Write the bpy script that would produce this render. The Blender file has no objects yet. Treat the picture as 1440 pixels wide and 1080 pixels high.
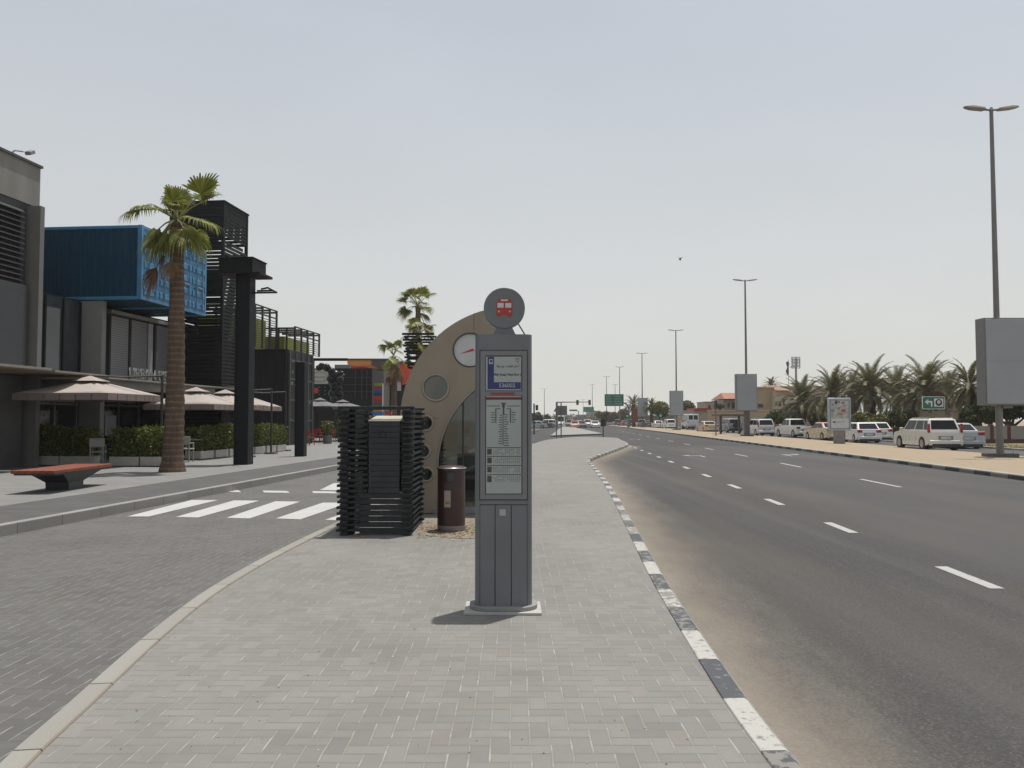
import bpy, bmesh, math, random
from mathutils import Vector, Matrix
from math import sin, cos, tan, atan, atan2, pi, radians, sqrt, hypot

rng = random.Random(7)
sc = bpy.context.scene
COL = sc.collection
F = 1150.0                       # focal length in photo pixels (1440 wide)
CAMZ = 1.6
HOR = 590.0
PITCH = atan((HOR - 540) / F)
TH = radians(5.7)                # the left street's heading
CT, ST = cos(TH), sin(TH)

def gx(px, Y):                   # world x of a photo column at distance Y
    return (px - 720) / F * Y
def gz(py, Y):                   # world z of a photo row at distance Y
    return CAMZ + Y * tan(atan((540 - py) / F) + PITCH)
def gd(py, z=0.0):               # distance of a ground point seen at photo row
    return (CAMZ - z) / tan(atan((py - 540) / F) - PITCH)
def gp(px, py, z=0.0):
    Y = gd(py, z); return (gx(px, Y), Y)
def l2w(s, t, z=0.0):
    return (s * CT + t * ST, -s * ST + t * CT, z)
def w2l(X, Y):
    return (X * CT - Y * ST, X * ST + Y * CT)

# ---------------------------------------------------------------- mesh builder
class MB:
    def __init__(self):
        self.v = []; self.f = []; self.uv = None
    def add(self, vs, fs):
        o = len(self.v); self.v += [tuple(p) for p in vs]
        self.f += [tuple(i + o for i in f) for f in fs]; return self
    def box(self, x0, x1, y0, y1, z0, z1):
        return self.add([(x0,y0,z0),(x1,y0,z0),(x1,y1,z0),(x0,y1,z0),(x0,y0,z1),(x1,y0,z1),(x1,y1,z1),(x0,y1,z1)],
            [(3,2,1,0),(4,5,6,7),(0,1,5,4),(1,2,6,5),(2,3,7,6),(3,0,4,7)])
    def cbox(self, c, s, rz=0.0, rx=0.0):
        m = Matrix.Translation(c) @ Matrix.Rotation(rz, 4, 'Z') @ Matrix.Rotation(rx, 4, 'X')
        hx, hy, hz = s[0]/2, s[1]/2, s[2]/2
        vs = [m @ Vector(p) for p in [(-hx,-hy,-hz),(hx,-hy,-hz),(hx,hy,-hz),(-hx,hy,-hz),(-hx,-hy,hz),(hx,-hy,hz),(hx,hy,hz),(-hx,hy,hz)]]
        return self.add(vs, [(3,2,1,0),(4,5,6,7),(0,1,5,4),(1,2,6,5),(2,3,7,6),(3,0,4,7)])
    def frustum(self, a, b):     # two rects (4 corners each, ccw from above), bottom a, top b
        return self.add(list(a) + list(b), [(3,2,1,0),(4,5,6,7),(0,1,5,4),(1,2,6,5),(2,3,7,6),(3,0,4,7)])
    def quad(self, a, b, c, d):
        return self.add([a,b,c,d], [(0,1,2,3)])
    def prism(self, pts, y0, y1):            # polygon in xz (ccw seen from -y), extruded along y
        n = len(pts)
        vs = [(x,y0,z) for x,z in pts] + [(x,y1,z) for x,z in pts]
        fs = [tuple(range(n)), tuple(range(2*n-1, n-1, -1))]
        fs += [(i, i+n, (i+1)%n+n, (i+1)%n) for i in range(n)]
        return self.add(vs, fs)
    def zprism(self, pts, z0, z1):           # polygon in xy (ccw), extruded along z
        n = len(pts)
        vs = [(x,y,z0) for x,y in pts] + [(x,y,z1) for x,y in pts]
        fs = [tuple(range(n-1,-1,-1)), tuple(range(n, 2*n))]
        fs += [(i, (i+1)%n, (i+1)%n+n, i+n) for i in range(n)]
        return self.add(vs, fs)
    def xprism(self, pts, x0, x1):           # polygon in yz, extruded along x
        n = len(pts)
        vs = [(x0,y,z) for y,z in pts] + [(x1,y,z) for y,z in pts]
        fs = [tuple(range(n-1,-1,-1)), tuple(range(n, 2*n))]
        fs += [(i, (i+1)%n, (i+1)%n+n, i+n) for i in range(n)]
        return self.add(vs, fs)
    def tube(self, pts, rad, n=8, caps=True):
        pts = [Vector(p) for p in pts]
        if not isinstance(rad, (list, tuple)): rad = [rad]*len(pts)
        o = len(self.v); prev = None
        for i, p in enumerate(pts):
            d = (pts[min(i+1,len(pts)-1)] - pts[max(i-1,0)])
            d = d.normalized() if d.length > 1e-9 else Vector((0,0,1))
            if prev is None:
                u = d.orthogonal().normalized() if abs(d.z) < .999 else Vector((1,0,0))
            else:
                u = prev - d * prev.dot(d)
                u = u.normalized() if u.length > 1e-6 else d.orthogonal().normalized()
            prev = u; w = d.cross(u)
            for k in range(n):
                a = 2*pi*k/n
                self.v.append(tuple(p + (u*cos(a) + w*sin(a))*rad[i]))
        for i in range(len(pts)-1):
            for k in range(n):
                self.f.append((o+i*n+k, o+i*n+(k+1)%n, o+(i+1)*n+(k+1)%n, o+(i+1)*n+k))
        if caps:
            self.f.append(tuple(o+k for k in range(n-1,-1,-1)))
            self.f.append(tuple(o+(len(pts)-1)*n+k for k in range(n)))
        return self
    def lathe(self, prof, n=24, c=(0,0)):    # profile of (r, z), capped when r == 0 is not used
        o = len(self.v)
        for r, z in prof:
            for k in range(n):
                a = 2*pi*k/n; self.v.append((c[0]+r*cos(a), c[1]+r*sin(a), z))
        for i in range(len(prof)-1):
            for k in range(n):
                self.f.append((o+i*n+k, o+i*n+(k+1)%n, o+(i+1)*n+(k+1)%n, o+(i+1)*n+k))
        self.f.append(tuple(o+k for k in range(n-1,-1,-1)))
        self.f.append(tuple(o+(len(prof)-1)*n+k for k in range(n)))
        return self
    def ycyl(self, c, r, w, n=20):           # disc with axis along x (wheel): centre c, width w
        o = len(self.v)
        for sx in (-w/2, w/2):
            for k in range(n):
                a = 2*pi*k/n; self.v.append((c[0]+sx, c[1]+r*cos(a), c[2]+r*sin(a)))
        for k in range(n):
            self.f.append((o+k, o+(k+1)%n, o+n+(k+1)%n, o+n+k))
        self.f.append(tuple(o+k for k in range(n-1,-1,-1))); self.f.append(tuple(o+n+k for k in range(n)))
        return self
    def ico(self, c, r, sub=2, jit=0.0, sc_=(1,1,1)):
        bm = bmesh.new(); bmesh.ops.create_icosphere(bm, subdivisions=sub, radius=1)
        o = len(self.v)
        for v in bm.verts:
            k = 1 + rng.uniform(-jit, jit)
            self.v.append((c[0]+v.co.x*r*k*sc_[0], c[1]+v.co.y*r*k*sc_[1], c[2]+v.co.z*r*k*sc_[2]))
        for f in bm.faces: self.f.append(tuple(o+v.index for v in f.verts))
        bm.free(); return self

ORG = {}
def root_org(o):
    while o.parent: o = o.parent
    return ORG.get(o.name, (0,0,0))

def mk(name, mb, mat, parent=None, org=None, smooth=None, bevel=0, seg=2, rz=0.0, sub=0):
    if org is None: org = root_org(parent) if parent else (0,0,0)
    me = bpy.data.meshes.new(name)
    if isinstance(mb, MB):
        me.from_pydata([(x-org[0], y-org[1], z-org[2]) for x,y,z in mb.v], [], mb.f)
        if mb.uv:
            ul = me.uv_layers.new(name='UVMap')
            for lp in me.loops: ul.data[lp.index].uv = mb.uv[lp.vertex_index]
    else:
        bpy.data.meshes.remove(me); me = mb; me.name = name
        for v in me.vertices: v.co = (v.co.x-org[0], v.co.y-org[1], v.co.z-org[2])
    if smooth is not None:
        me.polygons.foreach_set('use_smooth', [True]*len(me.polygons))
        me.set_sharp_from_angle(angle=radians(smooth))
    me.update()
    me.materials.clear(); me.materials.append(mat)
    o = bpy.data.objects.new(name, me); COL.objects.link(o)
    if bevel:
        b = o.modifiers.new('bevel', 'BEVEL'); b.width = bevel; b.segments = seg; b.limit_method = 'ANGLE'; b.angle_limit = radians(35)
        b.harden_normals = False
        if smooth is None:
            me.polygons.foreach_set('use_smooth', [True]*len(me.polygons)); me.set_sharp_from_angle(angle=radians(40))
    if sub:
        s = o.modifiers.new('sub', 'SUBSURF'); s.levels = sub; s.render_levels = sub
    if parent: o.parent = parent
    else:
        o.location = org; o.rotation_euler = (0,0,rz); ORG[o.name] = org
    return o

def tag(o, label=None, cat=None, group=None, kind=None):
    if label: o['label'] = label
    if cat: o['category'] = cat
    if group: o['group'] = group
    if kind: o['kind'] = kind
    return o

def thing(name, label, cat, org=(0,0,0), rz=0.0, group=None, local=True):
    """Empty at the base. org is the base in the frame the part coordinates are written in;
    local=False: parts are written about their own base and org is a world point."""
    o = bpy.data.objects.new(name, None); COL.objects.link(o)
    o.empty_display_size = 0.2
    if local == 'street':
        o.location = l2w(*org); o.rotation_euler = (0,0,-TH); ORG[o.name] = org
    elif local:
        o.location = org; o.rotation_euler = (0,0,rz); ORG[o.name] = org
    else:
        o.location = org; o.rotation_euler = (0,0,rz); ORG[o.name] = (0,0,0)
    return tag(o, label, cat, group)

def struct(name, mb, mat, street=False, **k):
    o = mk(name, mb, mat, **k); o['kind'] = 'structure'
    if street: o.rotation_euler = (0,0,-TH)
    return o

def copy_tree(o, parent=None):
    c = o.copy(); COL.objects.link(c)
    if parent: c.parent = parent
    ORG[c.name] = ORG.get(o.name, (0,0,0))
    for ch in o.children: copy_tree(ch, c)
    return c

def shape2d(loops, extr):        # filled 2-D outline with holes -> mesh, outline in xz, thickness along y about 0
    cu = bpy.data.curves.new('tmp', 'CURVE'); cu.dimensions = '2D'; cu.fill_mode = 'BOTH'; cu.extrude = extr
    for lp in loops:
        s = cu.splines.new('POLY'); s.points.add(len(lp)-1); s.use_cyclic_u = True
        for p, (x, z) in zip(s.points, lp): p.co = (x, z, 0, 1)
    ob = bpy.data.objects.new('tmp', cu); COL.objects.link(ob)
    dg = bpy.context.evaluated_depsgraph_get(); dg.update()
    me = bpy.data.meshes.new_from_object(ob.evaluated_get(dg))
    bpy.data.objects.remove(ob); bpy.data.curves.remove(cu)
    me.transform(Matrix.Rotation(pi/2, 4, 'X'))
    return me

def text_mesh(s, size, loc, rz=0.0, align='CENTER', extr=0.0, rot=None, width=1.0, bold=0.0):
    cu = bpy.data.curves.new('tmp', 'FONT'); cu.body = s; cu.size = size; cu.align_x = align; cu.align_y = 'CENTER'
    cu.extrude = extr; cu.offset = bold
    ob = bpy.data.objects.new('tmp', cu); COL.objects.link(ob)
    dg = bpy.context.evaluated_depsgraph_get(); dg.update()
    me = bpy.data.meshes.new_from_object(ob.evaluated_get(dg))
    bpy.data.objects.remove(ob); bpy.data.curves.remove(cu)
    me.transform(Matrix.Translation(loc) @ Matrix.Rotation(rz, 4, 'Z') @ (rot or Matrix.Rotation(pi/2, 4, 'X')) @ Matrix.Diagonal((width,1,1,1)))
    return me

# ---------------------------------------------------------------- materials
class N:
    def __init__(self, name):
        self.m = bpy.data.materials.new(name); self.m.use_nodes = True
        self.t = self.m.node_tree; self.n = self.t.nodes; self.l = self.t.links
        self.n.clear()
        self.out = self.n.new('ShaderNodeOutputMaterial')
        self.b = self.n.new('ShaderNodeBsdfPrincipled')
        self.l.new(self.b.outputs[0], self.out.inputs[0])
    def set(self, sock, val):
        if isinstance(val, bpy.types.NodeSocket): self.l.new(val, sock)
        else:
            if sock.type == 'RGBA' and len(val) == 3: val = (*val, 1)
            sock.default_value = val
    def math(self, op, a, b=None, c=None, clamp=False):
        x = self.n.new('ShaderNodeMath'); x.operation = op; x.use_clamp = clamp
        self.set(x.inputs[0], a)
        if b is not None: self.set(x.inputs[1], b)
        if c is not None: self.set(x.inputs[2], c)
        return x.outputs[0]
    def mix(self, f, a, b, mode='MIX'):
        x = self.n.new('ShaderNodeMix'); x.data_type = 'RGBA'; x.blend_type = mode
        self.set(x.inputs[0], f); self.set(x.inputs[6], a); self.set(x.inputs[7], b)
        return x.outputs[2]
    def coord(self, which='Object'):
        x = self.n.new('ShaderNodeTexCoord'); return x.outputs[which]
    def pos(self):
        return self.n.new('ShaderNodeNewGeometry').outputs['Position']
    def sep(self, v):
        x = self.n.new('ShaderNodeSeparateXYZ'); self.l.new(v, x.inputs[0]); return x.outputs
    def comb(self, a, b, c=0.0):
        x = self.n.new('ShaderNodeCombineXYZ')
        for i, q in enumerate((a,b,c)): self.set(x.inputs[i], q)
        return x.outputs[0]
    def mapping(self, v, scale=(1,1,1), loc=(0,0,0), rot=(0,0,0)):
        x = self.n.new('ShaderNodeMapping'); self.l.new(v, x.inputs[0])
        x.inputs['Scale'].default_value = scale; x.inputs['Location'].default_value = loc; x.inputs['Rotation'].default_value = rot
        return x.outputs[0]
    def noise(self, v, scale, detail=4, rough=.55, dist=0.0):
        x = self.n.new('ShaderNodeTexNoise'); self.l.new(v, x.inputs['Vector'])
        x.inputs['Scale'].default_value = scale; x.inputs['Detail'].default_value = detail
        x.inputs['Roughness'].default_value = rough; x.inputs['Distortion'].default_value = dist
        return x.outputs['Fac']
    def white(self, v):
        x = self.n.new('ShaderNodeTexWhiteNoise'); x.noise_dimensions = '2D'; self.l.new(v, x.inputs['Vector']); return x.outputs
    def voro(self, v, scale, feature='F1'):
        x = self.n.new('ShaderNodeTexVoronoi'); x.feature = feature; self.l.new(v, x.inputs['Vector']); x.inputs['Scale'].default_value = scale
        return x.outputs
    def ramp(self, f, stops):
        x = self.n.new('ShaderNodeValToRGB'); self.set(x.inputs[0], f)
        e = x.color_ramp.elements
        while len(e) < len(stops): e.new(.5)
        for q, (p, c) in zip(e, stops):
            q.position = p; q.color = (*c, 1) if isinstance(c, tuple) else (c, c, c, 1)
        return x.outputs[0]
    def smooth(self, v, a, b):
        x = self.n.new('ShaderNodeMapRange'); x.interpolation_type = 'SMOOTHSTEP'
        self.set(x.inputs[0], v); x.inputs[1].default_value = a; x.inputs[2].default_value = b
        return x.outputs[0]
    def bump(self, h, strength=.3, dist=.01):
        x = self.n.new('ShaderNodeBump'); self.l.new(h, x.inputs['Height'])
        x.inputs['Strength'].default_value = strength; x.inputs['Distance'].default_value = dist
        self.l.new(x.outputs[0], self.b.inputs['Normal'])
    def island(self):
        return self.n.new('ShaderNodeNewGeometry').outputs['Random Per Island']
    def done(self, col, rough=.7, metal=0.0, spec=.5):
        self.set(self.b.inputs['Base Color'], col); self.set(self.b.inputs['Roughness'], rough)
        self.set(self.b.inputs['Metallic'], metal); self.set(self.b.inputs['Specular IOR Level'], spec)
        return self.m

MATS = {}
def mat(name, col, rough=.6, metal=0.0, var=.12, vs=3.0, bump=.0, bs=60, spec=.5, streak=False):
    if name in MATS: return MATS[name]
    k = N(name); c = k.coord()
    v = c
    if streak: v = k.mapping(c, (1,1,.12))
    n1 = k.noise(v, vs, 5, .6)
    lo = tuple(x*(1-var) for x in col); hi = tuple(min(1, x*(1+var)) for x in col)
    cc = k.ramp(n1, [(.3, lo), (.7, hi)])
    r = k.math('MULTIPLY_ADD', k.noise(c, vs*4, 3), .25, rough-.12, clamp=True)
    if bump: k.bump(k.noise(c, bs, 3), bump, .004)
    MATS[name] = k.done(cc, r, metal, spec)
    return MATS[name]

def leafmat(name, a, b, c2=None, rough=.55, trans=.25):
    k = N(name); i = k.island()
    stops = [(0.0, a), (.6, b)] + ([(1.0, c2)] if c2 else [])
    col = k.ramp(i, stops)
    k.done(col, rough, 0, .3)
    tr = k.n.new('ShaderNodeBsdfTranslucent'); k.l.new(col, tr.inputs[0])
    ms = k.n.new('ShaderNodeMixShader'); ms.inputs[0].default_value = trans
    k.l.new(k.b.outputs[0], ms.inputs[1]); k.l.new(tr.outputs[0], ms.inputs[2]); k.l.new(ms.outputs[0], k.out.inputs[0])
    MATS[name] = k.m; return k.m

def herring(k, p, W, joint):
    """Herringbone of 2:1 blocks; returns (joint mask 0..1, per-block random, height)."""
    s = k.sep(p); x = k.math('DIVIDE', s[0], W); y = k.math('DIVIDE', s[1], W)
    i = k.math('FLOOR', x); j = k.math('FLOOR', y)
    fx = k.math('SUBTRACT', x, i); fy = k.math('SUBTRACT', y, j)
    u = k.math('FLOORED_MODULO', k.math('SUBTRACT', i, j), 4.0)
    hor = k.math('LESS_THAN', u, 1.5)
    i1 = k.math('COMPARE', u, 1.0, .1); i2 = k.math('COMPARE', u, 2.0, .1)
    lx = k.math('ADD', fx, i1); ly = k.math('ADD', fy, i2)
    ex = k.math('ADD', hor, 1.0); ey = k.math('SUBTRACT', 2.0, hor)
    dx = k.math('MINIMUM', lx, k.math('SUBTRACT', ex, lx)); dy = k.math('MINIMUM', ly, k.math('SUBTRACT', ey, ly))
    d = k.math('MINIMUM', dx, dy); hor = k.math('LESS_THAN', dy, dx)
    idv = k.comb(k.math('SUBTRACT', i, i1), k.math('SUBTRACT', j, i2))
    rnd = k.white(idv)
    return d, rnd, hor

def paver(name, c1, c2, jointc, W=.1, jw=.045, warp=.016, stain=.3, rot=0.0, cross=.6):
    k = N(name); c = k.coord()
    # each block sits a little off its neighbours: warp the lookup slightly
    s = k.sep(c)
    wv = k.noise(c, 2.2, 2); wv2 = k.noise(k.mapping(c, loc=(7.3,2.1,0)), 2.2, 2)
    p = k.comb(k.math('MULTIPLY_ADD', wv, warp, s[0]), k.math('MULTIPLY_ADD', wv2, warp, s[1]), 0.0)
    if rot: p = k.mapping(p, rot=(0,0,rot))
    d, rnd, hor = herring(k, p, W, jw)
    fine = k.noise(c, 130, 3, .7); mid = k.noise(c, 14, 4); big = k.noise(c, .55, 4, .6)
    jwv = k.math('MULTIPLY_ADD', k.noise(c, 25, 2), .04, jw-.02)
    jm = k.smooth(k.math('SUBTRACT', d, jwv), -.012, .02)
    base = k.mix(rnd[0], c1, c2)
    rsep = k.n.new('ShaderNodeSeparateColor'); k.l.new(rnd[1], rsep.inputs[0])
    warm = k.math('GREATER_THAN', rsep.outputs[1], .93)
    base = k.mix(k.math('MULTIPLY', warm, .35), base, (c2[0]*.95, c2[1]*.84, c2[2]*.74))
    dark = k.math('GREATER_THAN', rsep.outputs[2], .93)
    base = k.mix(k.math('MULTIPLY', dark, .3), base, (c1[0]*.72, c1[1]*.74, c1[2]*.78))
    base = k.mix(k.ramp(fine, [(.3, 0.0), (.8, .42)]), base, (c1[0]*.62, c1[1]*.62, c1[2]*.6))
    base = k.mix(k.ramp(big, [(.35, 0.0), (.7, stain)]), base, (jointc[0]*.95, jointc[1]*.93, jointc[2]*.9))
    base = k.mix(k.ramp(mid, [(.5, 0.0), (.8, .18)]), base, (c1[0]*.75, c1[1]*.74, c1[2]*.72))
    # a few missing-sand joints stay dark, most hold pale sand
    jc = k.mix(k.ramp(k.noise(c, 6, 3), [(.33, 0.0), (.5, 1.0)]), jointc, (jointc[0]*.72, jointc[1]*.70, jointc[2]*.68))
    blot = k.noise(c, .9, 5, .65, .4)
    base = k.mix(k.ramp(blot, [(.5, 0.0), (.66, .32)]), base, (c1[0]*.66, c1[1]*.65, c1[2]*.64))
    spot = k.voro(c, 1.7); sp_ = k.math('MULTIPLY', k.math('SUBTRACT', 1.0, k.smooth(spot[0], .02, .05)), .45)
    base = k.mix(sp_, base, (c1[0]*.45, c1[1]*.44, c1[2]*.43))
    # joints across the walking line are coloured darker
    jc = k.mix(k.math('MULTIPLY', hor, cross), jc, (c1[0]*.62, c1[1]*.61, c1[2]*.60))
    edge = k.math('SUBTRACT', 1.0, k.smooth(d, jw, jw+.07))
    base = k.mix(k.math('MULTIPLY', edge, .6), base, (c1[0]*.72, c1[1]*.71, c1[2]*.70))  # shading along the block edges, painted into the colour
    col = k.mix(jm, jc, base)
    h = k.math('ADD', k.math('MULTIPLY', jm, .3), k.math('ADD', k.math('MULTIPLY', fine, .15), k.math('MULTIPLY', rnd[0], .12)))
    k.bump(h, .3, .004)
    return k.done(col, k.math('MULTIPLY_ADD', fine, .2, .68), 0, .3)

def asphalt(name, base, dusty=False):
    k = N(name); c = k.pos()
    fine = k.noise(c, 160, 2, .8); fine2 = k.voro(c, 42)
    mid = k.noise(c, 7, 5, .65); big = k.noise(k.mapping(c, (1,.12,1)), .5, 4)
    agg = k.ramp(fine2[0], [(.0, 1.55), (.25, 1.0), (.6, .62)])
    col = k.mix(k.ramp(fine, [(.35, 0.0), (.8, 1.0)]), tuple(x*.75 for x in base), tuple(x*1.5 for x in base))
    col = k.mix(1.0, col, agg, 'MULTIPLY')
    col = k.mix(k.ramp(mid, [(.35, 0.0), (.75, .35)]), col, tuple(x*.7 for x in base))
    col = k.mix(k.ramp(big, [(.4, 0.0), (.7, .4)]), col, (base[0]*1.45, base[1]*1.4, base[2]*1.33))
    grit = k.noise(c, 48, 3, .75)
    col = k.mix(k.ramp(grit, [(.5, 0.0), (.68, .55)]), col, tuple(x*1.9 for x in base))
    col = k.mix(k.ramp(grit, [(.32, .5), (.48, 0.0)]), col, tuple(x*.55 for x in base))
    streak = k.noise(k.mapping(c, (1.1,.02,1)), 1.6, 4, .6)
    col = k.mix(k.ramp(streak, [(.36, .3), (.52, 0.0)]), col, tuple(x*.72 for x in base))
    col = k.mix(k.ramp(streak, [(.52, 0.0), (.7, .35)]), col, tuple(x*1.5 for x in base))
    vst = k.voro(c, 20); stone = k.math('MULTIPLY', k.math('LESS_THAN', vst[0], .16), k.math('GREATER_THAN', k.white(vst[2] if False else vst[1])[0], .8))
    col = k.mix(k.math('MULTIPLY', stone, .45), col, (.17,.155,.135))
    chips = k.math('GREATER_THAN', k.white(k.comb(k.math('FLOOR', k.math('MULTIPLY', k.sep(c)[0], 120)), k.math('FLOOR', k.math('MULTIPLY', k.sep(c)[1], 120))))[0], .997)
    col = k.mix(k.math('MULTIPLY', chips, .5), col, (.2,.18,.155))
    if dusty:
        u = k.sep(k.coord('UV'))[0]
        # older, paler surface on the two outer lanes; darker relaid strip beside the bay
        lane = k.smooth(k.math('MULTIPLY_ADD', k.noise(c, .8, 3), .5, u), 3.8, 4.4)
        col = k.mix(k.math('MULTIPLY', lane, .62), col, k.mix(grit, (.050,.0497,.0497), (.078,.077,.0765)))
        nn = k.noise(k.mapping(c, (1,.35,1)), 2.4, 5, .65); n2 = k.noise(c, 30, 4, .7)
        e = k.math('ADD', u, k.math('MULTIPLY_ADD', nn, -.75, k.math('MULTIPLY_ADD', n2, -.45, .62)))
        m = k.math('SUBTRACT', 1.0, k.smooth(e, -.3, 1.35))
        m = k.math('POWER', m, 1.5)
        sand = k.mix(k.noise(c, 60, 4, .7), (.20,.171,.136), (.29,.253,.205))
        col = k.mix(k.math('MULTIPLY', m, .88), col, sand)
        wash = k.ramp(k.noise(k.mapping(c, (1,.2,1)), .35, 4), [(.38, 0.0), (.75, .34)])
        col = k.mix(wash, col, (.12,.095,.074))
    k.bump(k.math('ADD', fine, fine2[0]), .35, .004)
    return k.done(col, .85, 0, .25)

def paint(name, col, under, wear=.55):
    k = N(name); c = k.pos()
    w = k.ramp(k.noise(c, 9, 6, .75), [(wear-.04, 1.0), (wear+.1, 0.0)])
    f = k.noise(c, 120, 3)
    a = k.mix(f, tuple(x*.8 for x in col), col)
    a = k.mix(k.ramp(k.noise(c, 1.5, 3), [(.4, 0.0), (.8, .3)]), a, tuple(x*.62 for x in col))
    k.bump(f, .2, .003)
    return k.done(k.mix(w, under, a), .75, 0, .3)

def kerbpaint(name, a, b, L=1.5, wear=.6, under=(.19,.183,.168)):
    """Alternating painted blocks along the UV's v, chipped down to bare concrete."""
    k = N(name); c = k.pos(); v = k.sep(k.coord('UV'))[1]; uu = k.sep(k.coord('UV'))[0]
    q = k.math('DIVIDE', v, L/2); fl = k.math('FLOOR', q); fr = k.math('SUBTRACT', q, fl)
    par = k.math('FLOORED_MODULO', fl, 2.0)
    fine = k.noise(c, 90, 4, .7)
    col = k.mix(par, a, b)
    r = k.white(k.comb(fl, 3.0))[0]
    thr = k.math('MULTIPLY_ADD', r, -.14, wear)
    w = k.smooth(k.math('SUBTRACT', k.noise(k.mapping(c, (1,1,1)), 11, 6, .75), thr), -.01, .06)
    col = k.mix(k.math('MULTIPLY', fine, .35), col, tuple(x*.55 for x in under))
    col = k.mix(w, col, under)
    dust = k.math('MULTIPLY', k.smooth(uu, .62, 1.0), .75)
    col = k.mix(dust, col, (.24,.195,.14))
    jd = k.math('MINIMUM', fr, k.math('SUBTRACT', 1.0, fr))
    jm = k.math('LESS_THAN', jd, .008)
    col = k.mix(jm, col, (.07,.065,.06))
    k.bump(k.math('ADD', k.noise(c, 40, 4, .7), k.math('MULTIPLY', w, -.5)), .35, .004)
    return k.done(col, .8, 0, .3)

def slab(name, c1, c2, sx, sy, joint=.012, jc=.6):
    """Large rectangular paving slabs in object space."""
    k = N(name); c = k.coord(); s = k.sep(c)
    x = k.math('DIVIDE', s[0], sx); y = k.math('DIVIDE', s[1], sy)
    j = k.math('FLOOR', y); x = k.math('MULTIPLY_ADD', k.math('FLOORED_MODULO', j, 2.0), .5, x)
    i = k.math('FLOOR', x)
    fx = k.math('SUBTRACT', x, i); fy = k.math('SUBTRACT', y, j)
    dx = k.math('MULTIPLY', k.math('MINIMUM', fx, k.math('SUBTRACT', 1.0, fx)), sx)
    dy = k.math('MULTIPLY', k.math('MINIMUM', fy, k.math('SUBTRACT', 1.0, fy)), sy)
    d = k.math('MINIMUM', dx, dy)
    jm = k.smooth(d, joint*.4, joint)
    r = k.white(k.comb(i, j))[0]
    col = k.mix(r, c1, c2)
    col = k.mix(k.ramp(k.noise(c, 1.2, 5, .65), [(.35, 0.0), (.75, .35)]), col, tuple(q*.72 for q in c1))
    col = k.mix(k.ramp(k.noise(c, 90, 3), [(.3, 0.0), (.8, .3)]), col, tuple(q*.7 for q in c1))
    col = k.mix(jm, tuple(q*jc for q in c1), col)
    k.bump(k.math('ADD', jm, k.math('MULTIPLY', k.noise(c, 80, 3), .2)), .3, .004)
    return k.done(col, .75, 0, .3)

def glassmat(name, tint=(.5,.55,.54), refl=.25, rough=.03):
    k = N(name); k.n.remove(k.b)
    t = k.n.new('ShaderNodeBsdfTransparent'); t.inputs[0].default_value = (*tint, 1)
    g = k.n.new('ShaderNodeBsdfGlossy'); g.inputs['Roughness'].default_value = rough; g.inputs[0].default_value = (.9,.9,.9,1)
    fr = k.n.new('ShaderNodeFresnel'); fr.inputs[0].default_value = 1.5
    f = k.math('ADD', fr.outputs[0], refl-.04, clamp=True)
    ms = k.n.new('ShaderNodeMixShader'); k.l.new(f, ms.inputs[0])
    k.l.new(t.outputs[0], ms.inputs[1]); k.l.new(g.outputs[0], ms.inputs[2]); k.l.new(ms.outputs[0], k.out.inputs[0])
    return k.m

def corrug(name, col, axis=1, pitch=.28, rough=.5, metal=.0, var=.12, depth=.03):
    """Ribbed sheet: painted metal with ribs along z, counted along one object axis."""
    k = N(name); c = k.coord(); s = k.sep(c)
    q = k.math('FLOORED_MODULO', k.math('DIVIDE', s[axis], pitch), 1.0)
    tri = k.math('ABSOLUTE', k.math('SUBTRACT', q, .5))
    h = k.smooth(tri, .16, .3)
    n1 = k.noise(k.mapping(c, (1,1,.15)), 2.2, 5, .65)
    cc = k.ramp(n1, [(.3, tuple(x*(1-var) for x in col)), (.7, tuple(x*(1+var) for x in col))])
    rust = k.ramp(k.noise(c, 3.1, 6, .7), [(.66, 0.0), (.8, .5)])
    cc = k.mix(rust, cc, tuple(x*.6 for x in col))
    k.bump(h, 1.0, depth)
    return k.done(cc, rough, metal, .2)
# ================================================================ SETTING
def crom(P, step=.25):
    out = []
    for i in range(len(P)-1):
        p0 = P[max(i-1,0)]; p1 = P[i]; p2 = P[i+1]; p3 = P[min(i+2,len(P)-1)]
        n = max(1, int(hypot(p2[0]-p1[0], p2[1]-p1[1])/step))
        for k in range(n):
            t = k/n
            q = [.5*((2*p1[a]) + (-p0[a]+p2[a])*t + (2*p0[a]-5*p1[a]+4*p2[a]-p3[a])*t*t + (-p0[a]+3*p1[a]-3*p2[a]+p3[a])*t**3) for a in (0,1)]
            out.append(tuple(q))
    out.append(tuple(P[-1])); return out
def offset(P, d):                # positive d = to the right of travel
    out = []
    for i, p in enumerate(P):
        a = P[max(i-1,0)]; b = P[min(i+1,len(P)-1)]
        dx, dy = b[0]-a[0], b[1]-a[1]; L = hypot(dx,dy) or 1
        out.append((p[0]+dy/L*d, p[1]-dx/L*d))
    return out
def strip(P, prof):              # sweep of (offset, z) profile along a ground polyline, with UV (across 0..1, along metres)
    m = MB(); m.uv = []
    rows = [offset(P, o) for o, z in prof]; acc = 0; n = len(prof)
    for i, p in enumerate(P):
        if i: acc += hypot(p[0]-P[i-1][0], p[1]-P[i-1][1])
        for j, (o, z) in enumerate(prof):
            m.v.append((rows[j][i][0], rows[j][i][1], z)); m.uv.append((j/(n-1), acc))
    for i in range(len(P)-1):
        for j in range(n-1):
            m.f.append((i*n+j, i*n+j+1, (i+1)*n+j+1, (i+1)*n+j))
    return m

ZR = -.12                        # main road level; the paved island is z = 0
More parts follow.
